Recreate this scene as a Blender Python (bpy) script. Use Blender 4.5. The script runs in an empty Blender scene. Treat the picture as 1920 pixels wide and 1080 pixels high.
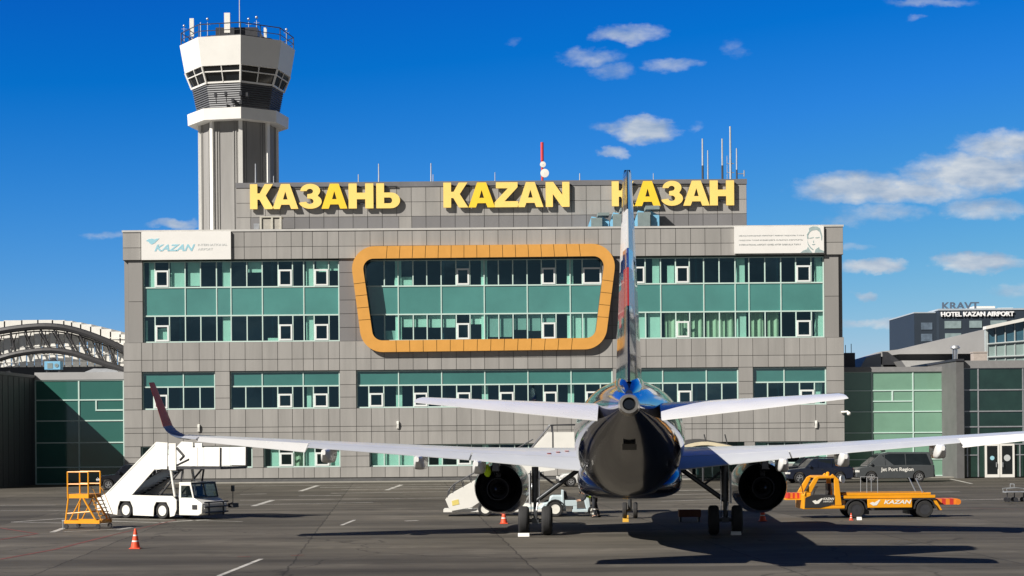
import bpy, bmesh, math, random
from mathutils import Vector, Matrix
random.seed(7)
sc = bpy.context.scene
COL = sc.collection
PI = math.pi

# ------------------------------------------------------------------ camera
F, CH, PX, PY, RO = 3176.0, 4.2, 960.0, 808.0, 0.008
cr, sr = math.cos(RO), math.sin(RO)
cam_d = bpy.data.cameras.new('camera'); cam = bpy.data.objects.new('camera', cam_d); COL.objects.link(cam)
cam_d.sensor_width = 36.0; cam_d.lens = F / 1920 * 36
cam_d.shift_y = (PY - 540) / 1920
cam_d.clip_start = 0.5; cam_d.clip_end = 9000
M = Matrix.Identity(4)
for i, c in enumerate((Vector((cr, 0, -sr)), Vector((sr, 0, cr)), Vector((0, -1, 0)))):
    M[0][i], M[1][i], M[2][i] = c
M[0][3], M[1][3], M[2][3] = 0, 0, CH
cam.matrix_world = M
sc.camera = cam

def at(u, v, Y):
    """the point at distance Y that the photograph shows at (u, v)"""
    cx, cy = (u - PX) / F, (PY - v) / F
    return Vector((Y * (cx * cr + cy * sr), Y, CH + Y * (-cx * sr + cy * cr)))
def gnd(u, v, z=0.0):
    cx, cy = (u - PX) / F, (PY - v) / F
    Y = (CH - z) / (cx * sr - cy * cr)
    return at(u, v, Y)

# ------------------------------------------------------------------ sun, sky, exposure
SUN = Vector((1.07, 0.80, -1.0)).normalized()         # the way the light travels
elev = math.asin(-SUN.z)
to_sun = -SUN
sd = bpy.data.lights.new('sun', 'SUN'); so = bpy.data.objects.new('sun', sd); COL.objects.link(so)
sd.energy = 4.9; sd.angle = math.radians(0.5); sd.color = (1.0, 0.94, 0.86)
so.rotation_euler = SUN.to_track_quat('-Z', 'Y').to_euler()
so.location = (-60, -40, 80)
sc.view_settings.view_transform = 'Standard'; sc.view_settings.look = 'None'
EXPO = 0.5
sc.view_settings.exposure = EXPO; sc.view_settings.gamma = 1.0

W = bpy.data.worlds.new('World'); sc.world = W; W.use_nodes = True
wn, wl = W.node_tree.nodes, W.node_tree.links
wn.clear()
def N(tp, **k):
    n = wn.new(tp)
    for a, b in k.items(): setattr(n, a, b)
    return n
def mth(op, a, b=None, c=None, clamp=False):
    n = N('ShaderNodeMath', operation=op); n.use_clamp = clamp
    for i, x in enumerate((a, b, c)):
        if x is None: continue
        if isinstance(x, (int, float)): n.inputs[i].default_value = x
        else: wl.new(x, n.inputs[i])
    return n.outputs[0]
sky = N('ShaderNodeTexSky', sky_type='NISHITA'); sky.sun_disc = False
sky.sun_elevation = elev; sky.sun_rotation = math.atan2(to_sun.x, to_sun.y)
sky.air_density = 1.0; sky.dust_density = 0.15; sky.ozone_density = 3.5; sky.altitude = 120
tc = N('ShaderNodeTexCoord'); sep = N('ShaderNodeSeparateXYZ'); wl.new(tc.outputs['Generated'], sep.inputs[0])
ydir = mth('ABSOLUTE', sep.outputs[1])
ydir = mth('MAXIMUM', ydir, 0.05)
pp, qq = mth('DIVIDE', sep.outputs[0], ydir), mth('DIVIDE', sep.outputs[2], ydir)
front = mth('GREATER_THAN', sep.outputs[1], 0.0)
# clear air away from the sun is a deep blue, towards the sun and behind the viewer it is pale
rgb = N('ShaderNodeSeparateColor'); wl.new(sky.outputs[0], rgb.inputs[0])
K_ = 0.0943
xr, xg, xb_ = (mth('MULTIPLY', rgb.outputs[i], K_) for i in range(3))
gr = mth('MAXIMUM', mth('MULTIPLY_ADD', mth('MULTIPLY', xr, xr), 1.12, -0.038), 0.002)
gg = mth('MAXIMUM', mth('MULTIPLY_ADD', xg, 0.945, -0.138), 0.06)
gb = mth('MINIMUM', mth('MULTIPLY', xb_, 1.20), 0.72)
deep = N('ShaderNodeCombineColor'); [wl.new(o, deep.inputs[i]) for i, o in enumerate((gr, gg, gb))]
lum = mth('ADD', mth('MULTIPLY', xg, 0.32), 0.02)
pale = N('ShaderNodeCombineColor'); [wl.new(mth('MULTIPLY', lum, k), pale.inputs[i]) for i, k in enumerate((.72, .88, 1.15))]
def sstep(v, a, b):
    n = N('ShaderNodeMapRange', interpolation_type='SMOOTHSTEP'); n.inputs['From Min'].default_value = a; n.inputs['From Max'].default_value = b
    wl.new(v, n.inputs[0]); return n.outputs[0]
away = sstep(sep.outputs[1], 0.05, 0.55)
hmix = N('ShaderNodeMix', data_type='RGBA'); wl.new(away, hmix.inputs[0]); wl.new(pale.outputs[0], hmix.inputs[6]); wl.new(deep.outputs[0], hmix.inputs[7])
high = mth('SUBTRACT', 1.0, mth('MULTIPLY', sstep(sep.outputs[2], 0.28, 0.75), 0.55))
hdim = N('ShaderNodeVectorMath', operation='SCALE'); wl.new(hmix.outputs[2], hdim.inputs[0]); wl.new(high, hdim.inputs['Scale'])
cmb = N('ShaderNodeCombineXYZ'); wl.new(pp, cmb.inputs[0]); wl.new(qq, cmb.inputs[1])
def noise(vec, scale, detail, rough=0.55, sy=1.0, off=0.0):
    mp = N('ShaderNodeMapping'); mp.inputs['Scale'].default_value = (1, sy, 1); mp.inputs['Location'].default_value = (off, off * .7, off)
    wl.new(vec, mp.inputs[0])
    n = N('ShaderNodeTexNoise'); n.inputs['Scale'].default_value = scale; n.inputs['Detail'].default_value = detail
    n.inputs['Roughness'].default_value = rough; wl.new(mp.outputs[0], n.inputs['Vector'])
    return n
nz = noise(cmb.outputs[0], 60, 5, 0.6, 1.6)
wsub = N('ShaderNodeVectorMath', operation='SUBTRACT'); wl.new(nz.outputs['Color'], wsub.inputs[0]); wsub.inputs[1].default_value = (.5, .5, .5)
wsc = N('ShaderNodeVectorMath', operation='MULTIPLY'); wl.new(wsub.outputs[0], wsc.inputs[0]); wsc.inputs[1].default_value = (.026, .011, 0)
wad = N('ShaderNodeVectorMath', operation='ADD'); wl.new(cmb.outputs[0], wad.inputs[0]); wl.new(wsc.outputs[0], wad.inputs[1])
blobs = [(1175,64,85,23,.62),(1105,108,78,24,.5),(1152,132,56,20,.4),(1258,122,68,17,.52),(1380,92,32,22,.25),
 (1208,242,76,30,1.0),(1156,286,40,15,.72),(1300,236,22,14,.3),(1150,236,50,16,.42),
 (1885,276,115,40,.85),(1835,324,175,48,1.0),(1598,352,135,38,.95),(1700,360,190,30,.9),(1655,398,120,22,.5),(1850,392,110,24,.75),(1590,410,60,14,.4),
 (1635,498,78,18,.95),(1838,492,98,25,1.0),(1620,553,38,12,.75),(1650,608,100,14,.7),(1895,545,60,18,.45),(1605,460,50,9,.35),
 (330,419,62,14,.72),(200,441,55,11,.35),(1750,4,110,13,.45),(1712,35,24,8,.3),(965,80,20,10,.2)]
acc = None; shade = None
for (u, v, ru, rv, wgt) in blobs:
    d = at(u, v, 1.0); c = (d.x, d.z - CH, 0)
    a = N('ShaderNodeVectorMath', operation='SUBTRACT'); wl.new(wad.outputs[0], a.inputs[0]); a.inputs[1].default_value = c
    b = N('ShaderNodeVectorMath', operation='MULTIPLY'); wl.new(a.outputs[0], b.inputs[0]); b.inputs[1].default_value = (F / ru, F / rv, 0)
    dt = N('ShaderNodeVectorMath', operation='DOT_PRODUCT'); wl.new(b.outputs[0], dt.inputs[0]); wl.new(b.outputs[0], dt.inputs[1])
    m = mth('MULTIPLY', mth('SUBTRACT', 1.0, dt.outputs['Value'], clamp=True), wgt)
    acc = m if acc is None else mth('MAXIMUM', acc, m)
nf = noise(cmb.outputs[0], 95, 6, 0.56, 1.7, 3.1)
dens = mth('ADD', acc, mth('MULTIPLY', mth('SUBTRACT', nf.outputs[0], 0.5), 0.75))
dens = mth('MULTIPLY', mth('MULTIPLY', mth('SUBTRACT', dens, 0.08), 1.25, clamp=True), mth('MULTIPLY', acc, 3.0, clamp=True))
dens = mth('MULTIPLY', mth('POWER', mth('MAXIMUM', dens, 0.0), 1.15), front)
# clouds behind the viewer, which the glass of the terminal reflects
nb = noise(cmb.outputs[0], 7.0, 6, 0.6, 2.4, 9.0)
back = mth('MULTIPLY', mth('SUBTRACT', nb.outputs[0], 0.47), 4.5, clamp=True)
back = mth('MULTIPLY', mth('MULTIPLY', back, mth('SUBTRACT', 1.0, front)), mth('MULTIPLY', mth('SUBTRACT', 0.55, qq, clamp=True), 1.4, clamp=True))
dens = mth('MINIMUM', mth('ADD', dens, back), 0.93)
# cloud tone: thick and upper parts white, thin and lower parts grey
ns = noise(cmb.outputs[0], 40, 4, 0.5, 2.6, 5.7)
tone = mth('MULTIPLY_ADD', mth('SUBTRACT', ns.outputs[0], 0.45), 2.6, 0.42, clamp=True)
cr_ = N('ShaderNodeMix', data_type='RGBA'); wl.new(tone, cr_.inputs[0])
cr_.inputs[6].default_value = (.27, .38, .55, 1); cr_.inputs[7].default_value = (.66, .70, .74, 1)
mx = N('ShaderNodeMix', data_type='RGBA'); wl.new(dens, mx.inputs[0]); wl.new(hdim.outputs[0], mx.inputs[6]); wl.new(cr_.outputs[2], mx.inputs[7])
bg = N('ShaderNodeBackground'); bg.inputs['Strength'].default_value = 0.1
unit = N('ShaderNodeVectorMath', operation='SCALE'); wl.new(mx.outputs[2], unit.inputs[0]); unit.inputs['Scale'].default_value = 10 / 2**EXPO
wl.new(unit.outputs[0], bg.inputs[0])
wo = N('ShaderNodeOutputWorld'); wl.new(bg.outputs[0], wo.inputs[0])

# ------------------------------------------------------------------ materials
MATS = {}
def mat(name, col=(.5, .5, .5), rough=.5, metal=0.0, var=0.10, scale=3.0, bump=0.0, coat=0.0, island=0.0, spec=0.5, dirt=0.0, streak=False):
    if name in MATS: return MATS[name]
    m = bpy.data.materials.new(name); m.use_nodes = True; MATS[name] = m
    n, l = m.node_tree.nodes, m.node_tree.links
    b = n['Principled BSDF']
    b.inputs['Roughness'].default_value = rough; b.inputs['Metallic'].default_value = metal
    b.inputs['Coat Weight'].default_value = coat; b.inputs['Coat Roughness'].default_value = 0.04
    b.inputs['Specular IOR Level'].default_value = spec
    t = n.new('ShaderNodeTexCoord')
    mp = n.new('ShaderNodeMapping'); l.new(t.outputs['Object'], mp.inputs[0])
    if streak: mp.inputs['Scale'].default_value = (1, 1, .12)
    nz = n.new('ShaderNodeTexNoise'); nz.inputs['Scale'].default_value = scale; nz.inputs['Detail'].default_value = 6; nz.inputs['Roughness'].default_value = .62
    l.new(mp.outputs[0], nz.inputs['Vector'])
    mr = n.new('ShaderNodeMapRange'); mr.inputs['From Min'].default_value = .25; mr.inputs['From Max'].default_value = .75
    mr.inputs['To Min'].default_value = 1 - var; mr.inputs['To Max'].default_value = 1 + var
    l.new(nz.outputs[0], mr.inputs[0])
    f = mr.outputs[0]
    if island:
        g = n.new('ShaderNodeNewGeometry'); ma = n.new('ShaderNodeMapRange')
        ma.inputs['To Min'].default_value = 1 - island; ma.inputs['To Max'].default_value = 1 + island
        l.new(g.outputs['Random Per Island'], ma.inputs[0])
        mu = n.new('ShaderNodeMath'); mu.operation = 'MULTIPLY'; l.new(f, mu.inputs[0]); l.new(ma.outputs[0], mu.inputs[1]); f = mu.outputs[0]
    vm = n.new('ShaderNodeVectorMath'); vm.operation = 'SCALE'; vm.inputs[0].default_value = col; l.new(f, vm.inputs['Scale'])
    l.new(vm.outputs[0], b.inputs['Base Color'])
    rr = n.new('ShaderNodeMapRange'); rr.inputs['To Min'].default_value = max(0, rough - .08); rr.inputs['To Max'].default_value = min(1, rough + .08)
    l.new(nz.outputs[0], rr.inputs[0]); l.new(rr.outputs[0], b.inputs['Roughness'])
    if bump:
        n2 = n.new('ShaderNodeTexNoise'); n2.inputs['Scale'].default_value = scale * 6; n2.inputs['Detail'].default_value = 4
        l.new(t.outputs['Object'], n2.inputs['Vector'])
        bp = n.new('ShaderNodeBump'); bp.inputs['Strength'].default_value = bump; bp.inputs['Distance'].default_value = .02
        l.new(n2.outputs[0], bp.inputs['Height']); l.new(bp.outputs[0], b.inputs['Normal'])
    return m

def glass_mat(name, tint, refl=.10, rough=.02):
    m = bpy.data.materials.new(name); m.use_nodes = True; MATS[name] = m
    n, l = m.node_tree.nodes, m.node_tree.links; n.clear()
    o = n.new('ShaderNodeOutputMaterial'); tr = n.new('ShaderNodeBsdfTransparent'); tr.inputs[0].default_value = (*tint, 1)
    gl = n.new('ShaderNodeBsdfGlossy'); gl.inputs['Roughness'].default_value = rough; gl.inputs['Color'].default_value = (.55, .9, .95, 1)
    t = n.new('ShaderNodeTexCoord'); nz = n.new('ShaderNodeTexNoise'); nz.inputs['Scale'].default_value = .5; nz.inputs['Detail'].default_value = 2
    l.new(t.outputs['Object'], nz.inputs['Vector'])
    bp = n.new('ShaderNodeBump'); bp.inputs['Strength'].default_value = .05; bp.inputs['Distance'].default_value = .1; l.new(nz.outputs[0], bp.inputs['Height']); l.new(bp.outputs[0], gl.inputs['Normal'])
    ge = n.new('ShaderNodeNewGeometry'); dp = n.new('ShaderNodeVectorMath'); dp.operation = 'DOT_PRODUCT'
    l.new(ge.outputs['Incoming'], dp.inputs[0]); l.new(ge.outputs['Normal'], dp.inputs[1])
    def mt(op, a, b=None):
        x = n.new('ShaderNodeMath'); x.operation = op; x.use_clamp = op == 'ADD'
        for i, q in enumerate((a, b)):
            if isinstance(q, (int, float)): x.inputs[i].default_value = q
            elif q is not None: l.new(q, x.inputs[i])
        return x.outputs[0]
    ab = mt('ABSOLUTE', dp.outputs['Value'])
    pw_ = mt('POWER', mt('SUBTRACT', 1.0, ab), 5.0)
    fac = mt('ADD', mt('MULTIPLY', pw_, .85), refl + .035)
    ms = n.new('ShaderNodeMixShader'); l.new(fac, ms.inputs[0]); l.new(tr.outputs[0], ms.inputs[1]); l.new(gl.outputs[0], ms.inputs[2])
    l.new(ms.outputs[0], o.inputs[0])
    return m

panel = mat('grey_panel', (.335, .325, .308), .42, 0, .13, 1.1, 0, 0, .07, streak=True)
panel_dk = mat('darker_grey_panel', (.20, .197, .20), .42, 0, .07, .5, 0, 0, .06, streak=True)
panel_mid = mat('pier_panel', (.27, .262, .25), .5, 0, .08, .5, 0, 0, .05, streak=True)
joint = mat('panel_joint', (.12, .118, .116), .8)
plinth_m = mat('dark_plinth', (.10, .10, .10), .7, 0, .2, 2)
cap_m = mat('metal_cap', (.62, .61, .58), .4, .2, .1, 1)
cap_dk = mat('dark_metal_cap', (.20, .20, .21), .45, .2, .1, 1)
frame_m = mat('pale_green_frame', (.56, .72, .66), .45, 0, .05, 2)
sash_m = mat('white_sash', (.78, .82, .80), .4, 0, .04, 2)
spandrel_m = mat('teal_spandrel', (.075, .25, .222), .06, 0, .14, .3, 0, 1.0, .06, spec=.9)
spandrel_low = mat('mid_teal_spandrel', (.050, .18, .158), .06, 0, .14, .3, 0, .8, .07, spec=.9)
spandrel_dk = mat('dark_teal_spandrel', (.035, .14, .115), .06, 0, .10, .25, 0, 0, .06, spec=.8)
pane_m = glass_mat('green_tinted_pane', (.60, .86, .80), .08)
pane_clear = glass_mat('clear_pane', (.62, .74, .74), .0, .12)
pane_dk = glass_mat('dark_green_pane', (.10, .24, .20), .06)
pane_pale = mat('pale_green_pane', (.17, .32, .23), .12, 0, .12, .4, 0, 0, .06, spec=.7)
veh_glass = mat('vehicle_glass', (.012, .016, .018), .05, 0, .2, 2, spec=.8)
room_wall = mat('office_wall', (.028, .095, .135), .9, 0, .25, .6)
room_ceil = mat('office_ceiling', (.16, .20, .22), .9, 0, .1, .6)
blind_m = mat('white_blind', (.80, .82, .76), .8, 0, .05, 1)
curtain_m = mat('beige_curtain', (.66, .60, .46), .9, 0, .1, 1)
gblind_m = mat('grey_blind', (.42, .47, .46), .8, 0, .06, 1)
column_m = mat('white_column', (.85, .88, .82), .6, 0, .05, 1)
orange_m = mat('ochre_panel', (.66, .33, .075), .38, 0, .07, 1.2, 0, 0, .06)
orange_dk = mat('ochre_joint', (.26, .12, .03), .7)
yellow_m = mat('yellow_letter_face', (.97, .70, .20), .45, 0, .06, .4, 0, 0, .0)
yellow_d = mat('yellow_letter_deep', (.97, .64, .05), .45, 0, .06, .4)
letter_side = mat('letter_return', (.30, .20, .03), .5)
white_m = mat('white_board', (.82, .81, .78), .45, 0, .03, .7)
ltblue_m = mat('light_blue_print', (.33, .62, .72), .5, 0, .05, 1)
ltgrey_m = mat('pale_grey_print', (.52, .55, .55), .5, 0, .05, 1)
dkprint_m = mat('grey_print', (.30, .33, .33), .5, 0, .05, 1)
port_m = mat('grey_green_print', (.34, .44, .44), .5, 0, .2, 3)
conc_m = mat('tower_concrete', (.27, .265, .255), .8, 0, .16, 1.2, .15, streak=True)
conc_w = mat('tower_white', (.80, .79, .75), .5, 0, .05, .6)
louvre_m = mat('dark_louvre', (.13, .135, .145), .5, .2, .12, 2)
dark_m = mat('dark_grey_metal', (.06, .062, .07), .45, .4, .15, 3)
black_m = mat('black_rubber', (.018, .018, .02), .75, 0, .2, 4)
blackp = mat('black_plastic', (.03, .03, .032), .5, 0, .15, 4)
galv_m = mat('galvanised_metal', (.50, .52, .54), .4, .6, .12, 3)
red_m = mat('red_paint', (.55, .04, .03), .5, 0, .1, 3)
white_p = mat('white_paint', (.80, .79, .74), .35, 0, .05, 1.2)
blue_unit = mat('light_blue_sheet', (.20, .47, .68), .45, 0, .1, 2)
hvac_grey = mat('grey_green_sheet', (.24, .30, .30), .5, .2, .1, 2)
beige_sheet = mat('beige_sheet', (.42, .40, .35), .5, 0, .12, 2)
navy_m = mat('navy_gloss_paint', (.004, .009, .038), .10, 0, .12, .8, 0, .9, spec=.7)
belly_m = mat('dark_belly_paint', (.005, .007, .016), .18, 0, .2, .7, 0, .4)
cobalt_m = mat('cobalt_gloss_paint', (.008, .04, .28), .12, 0, .1, .8, 0, 1.0)
silver_m = mat('light_grey_wing_paint', (.56, .58, .60), .32, .0, .06, .8, 0, .2)
wingwhite = mat('white_gloss_paint', (.76, .76, .75), .28, 0, .05, .8, 0, .3)
flagred = mat('flag_red_paint', (.42, .022, .03), .25, 0, .08, 1, 0, .4)
winglet_m = mat('dark_red_paint', (.48, .06, .02), .55, 0, .1, 1, 0, 0)
nacelle_m = mat('nacelle_paint', (.10, .11, .13), .16, .5, .2, 1.2, 0, .4)
nozzle_m = mat('burnt_nozzle_metal', (.035, .036, .042), .45, .7, .3, 3)
bronze_m = mat('exhaust_metal', (.50, .46, .40), .32, .9, .2, 4)
strut_m = mat('gear_strut_metal', (.07, .075, .08), .35, .5, .2, 4)
chrome_m = mat('bright_metal', (.65, .66, .68), .2, .9, .1, 3)
neon_m = mat('neon_yellow_cloth', (.60, .90, .03), .8, 0, .1, 6)
amber_m = mat('amber_yellow_paint', (.80, .34, .012), .4, 0, .07, 2)
cone_or = mat('orange_cone_plastic', (.82, .09, .03), .5, 0, .06, 5)
tyre_m = mat('tyre_rubber', (.022, .022, .023), .8, 0, .25, 6)
rim_m = mat('alloy_rim', (.62, .62, .60), .3, .7, .1, 4)
rim_w = mat('white_steel_rim', (.80, .79, .72), .45, 0, .08, 4)
carblack = mat('black_car_paint', (.012, .014, .020), .16, 0, .2, 2, 0, .9)
carblue = mat('dark_navy_car_paint', (.012, .017, .034), .16, 0, .2, 2, 0, .9)
cargrey = mat('dark_grey_car_paint', (.085, .093, .097), .22, .2, .1, 2, 0, .8)
carwhite = mat('white_car_paint', (.80, .80, .78), .2, 0, .04, 2, 0, .6)
lamp_clear = mat('headlamp_lens', (.80, .80, .76), .12, 0, .1, 5, spec=.8)
lamp_red = mat('tail_lamp_lens', (.35, .01, .01), .2, 0, .1, 5)
tractor_m = mat('pale_blue_paint', (.50, .60, .63), .4, 0, .07, 3)
skin_m = mat('skin', (.55, .33, .23), .6, 0, .06, 6)
cloth_dk = mat('dark_work_cloth', (.02, .022, .028), .9, 0, .2, 8)
hair_m = mat('dark_hair', (.015, .012, .010), .8, 0, .2, 20)
reflect_m = mat('reflective_tape', (.75, .76, .74), .35, .2, .05, 8)
roof_g = mat('grey_sheet_roof', (.42, .42, .42), .5, .1, .08, .4)
pillar_m = mat('dark_grey_cladding', (.125, .125, .125), .6, 0, .14, .9)
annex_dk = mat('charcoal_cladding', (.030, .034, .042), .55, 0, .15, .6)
hotel_m = mat('charcoal_hotel_cladding', (.024, .037, .056), .6, 0, .1, .2, 0, 0, .04)
hotel_w = mat('pale_hotel_window', (.26, .34, .35), .15, 0, .25, .8)
hotel_s = mat('grey_letter_metal', (.11, .15, .21), .5, .1, .08, .5)
truss_m = mat('charcoal_truss_paint', (.03, .03, .033), .5, 0, .1, 1)
kerb_m = mat('kerb_concrete', (.26, .25, .22), .85, 0, .15, 1.5, .2)
cream_m = mat('cream_sheet', (.70, .62, .44), .45, 0, .08, 2)
mark_w = mat('worn_white_line_paint', (.40, .39, .36), .8, 0, .6, 1.6)
mark_r = mat('worn_red_line_paint', (.17, .045, .038), .85, 0, .45, 1.6)
mark_y = mat('yellow_line_paint', (.75, .42, .04), .7, 0, .2, 3)

def asphalt():
    m = bpy.data.materials.new('apron_asphalt'); m.use_nodes = True
    n, l = m.node_tree.nodes, m.node_tree.links; b = n['Principled BSDF']
    t = n.new('ShaderNodeTexCoord')
    def nz(scale, det, sx=1, sy=1, rot=0.0, rough=.6):
        mp = n.new('ShaderNodeMapping'); mp.inputs['Scale'].default_value = (sx, sy, 1); mp.inputs['Rotation'].default_value = (0, 0, rot)
        l.new(t.outputs['Object'], mp.inputs[0])
        x = n.new('ShaderNodeTexNoise'); x.inputs['Scale'].default_value = scale; x.inputs['Detail'].default_value = det; x.inputs['Roughness'].default_value = rough
        l.new(mp.outputs[0], x.inputs['Vector']); return x.outputs[0]
    def rng(o, a, c, lo, hi):
        r = n.new('ShaderNodeMapRange'); r.inputs['From Min'].default_value = a; r.inputs['From Max'].default_value = c
        r.inputs['To Min'].default_value = lo; r.inputs['To Max'].default_value = hi; l.new(o, r.inputs[0]); return r.outputs[0]
    def mul(a, c):
        x = n.new('ShaderNodeMath'); x.operation = 'MULTIPLY'; l.new(a, x.inputs[0]); l.new(c, x.inputs[1]); return x.outputs[0]
    f = rng(nz(.055, 5, 1, 1.0), .3, .7, .70, 1.30)
    f = mul(f, rng(nz(.10, 6, .35, 2.4, -.05), .3, .7, .66, 1.34))          # traffic bands
    f = mul(f, rng(nz(.22, 4, .10, 1.6, .02), .32, .68, .74, 1.28))
    f = mul(f, rng(nz(.5, 7, .6, 1.5), .3, .7, .82, 1.18))
    f = mul(f, rng(nz(40, 3), .25, .75, .84, 1.16))                        # grain
    f = mul(f, rng(nz(.33, 5, 1, 1.4, .6, .7), .62, .74, 1.0, .62))        # oil stains
    f = mul(f, rng(nz(.9, 4, .10, 5.0, .35), .60, .72, 1.0, .70))           # tyre marks
    f = mul(f, rng(nz(.8, 4, .08, 6.0, -.22), .61, .72, 1.0, .74))
    f = mul(f, rng(nz(.35, 3, 1.0, .8, .2), .34, .40, 1.22, 1.0))            # paler patches
    vo = n.new('ShaderNodeTexVoronoi'); vo.feature = 'DISTANCE_TO_EDGE'; vo.inputs['Scale'].default_value = .07
    w2 = n.new('ShaderNodeTexNoise'); w2.inputs['Scale'].default_value = .35; w2.inputs['Detail'].default_value = 5; l.new(t.outputs['Object'], w2.inputs['Vector'])
    s2 = n.new('ShaderNodeVectorMath'); s2.operation = 'SCALE'; s2.inputs['Scale'].default_value = 3.0; l.new(w2.outputs['Color'], s2.inputs[0])
    a2 = n.new('ShaderNodeVectorMath'); a2.operation = 'ADD'; l.new(t.outputs['Object'], a2.inputs[0]); l.new(s2.outputs[0], a2.inputs[1]); l.new(a2.outputs[0], vo.inputs['Vector'])
    f = mul(f, rng(vo.outputs[0], .0015, .005, .55, 1.0))                    # sealed cracks
    br = n.new('ShaderNodeTexBrick'); br.offset = 0.5; br.inputs['Scale'].default_value = 1.0
    br.inputs['Brick Width'].default_value = 15.0; br.inputs['Row Height'].default_value = 7.5; br.inputs['Mortar Size'].default_value = .035; br.inputs['Mortar Smooth'].default_value = .3
    br.inputs['Color1'].default_value = (1, 1, 1, 1); br.inputs['Color2'].default_value = (.78, .77, .75, 1); br.inputs['Mortar'].default_value = (.40, .40, .40, 1)
    mp = n.new('ShaderNodeMapping'); mp.inputs['Rotation'].default_value = (0, 0, 1.50); mp.inputs['Location'].default_value = (2.0, 3.1, 0)
    wv = n.new('ShaderNodeTexNoise'); wv.inputs['Scale'].default_value = .8; wv.inputs['Detail'].default_value = 3; l.new(t.outputs['Object'], wv.inputs['Vector'])
    sc_ = n.new('ShaderNodeVectorMath'); sc_.operation = 'SCALE'; sc_.inputs['Scale'].default_value = .25; l.new(wv.outputs['Color'], sc_.inputs[0])
    ad = n.new('ShaderNodeVectorMath'); ad.operation = 'ADD'; l.new(t.outputs['Object'], ad.inputs[0]); l.new(sc_.outputs[0], ad.inputs[1])
    l.new(ad.outputs[0], mp.inputs[0]); l.new(mp.outputs[0], br.inputs['Vector'])
    f = mul(f, br.outputs['Color'])
    vm = n.new('ShaderNodeVectorMath'); vm.operation = 'SCALE'; vm.inputs[0].default_value = (.094, .085, .070); l.new(f, vm.inputs['Scale'])
    l.new(vm.outputs[0], b.inputs['Base Color']); b.inputs['Roughness'].default_value = .85; b.inputs['Specular IOR Level'].default_value = .25
    bp = n.new('ShaderNodeBump'); bp.inputs['Strength'].default_value = .25; bp.inputs['Distance'].default_value = .01
    l.new(nz(30, 4), bp.inputs['Height']); l.new(bp.outputs[0], b.inputs['Normal'])
    return m
asphalt_m = asphalt()

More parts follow.
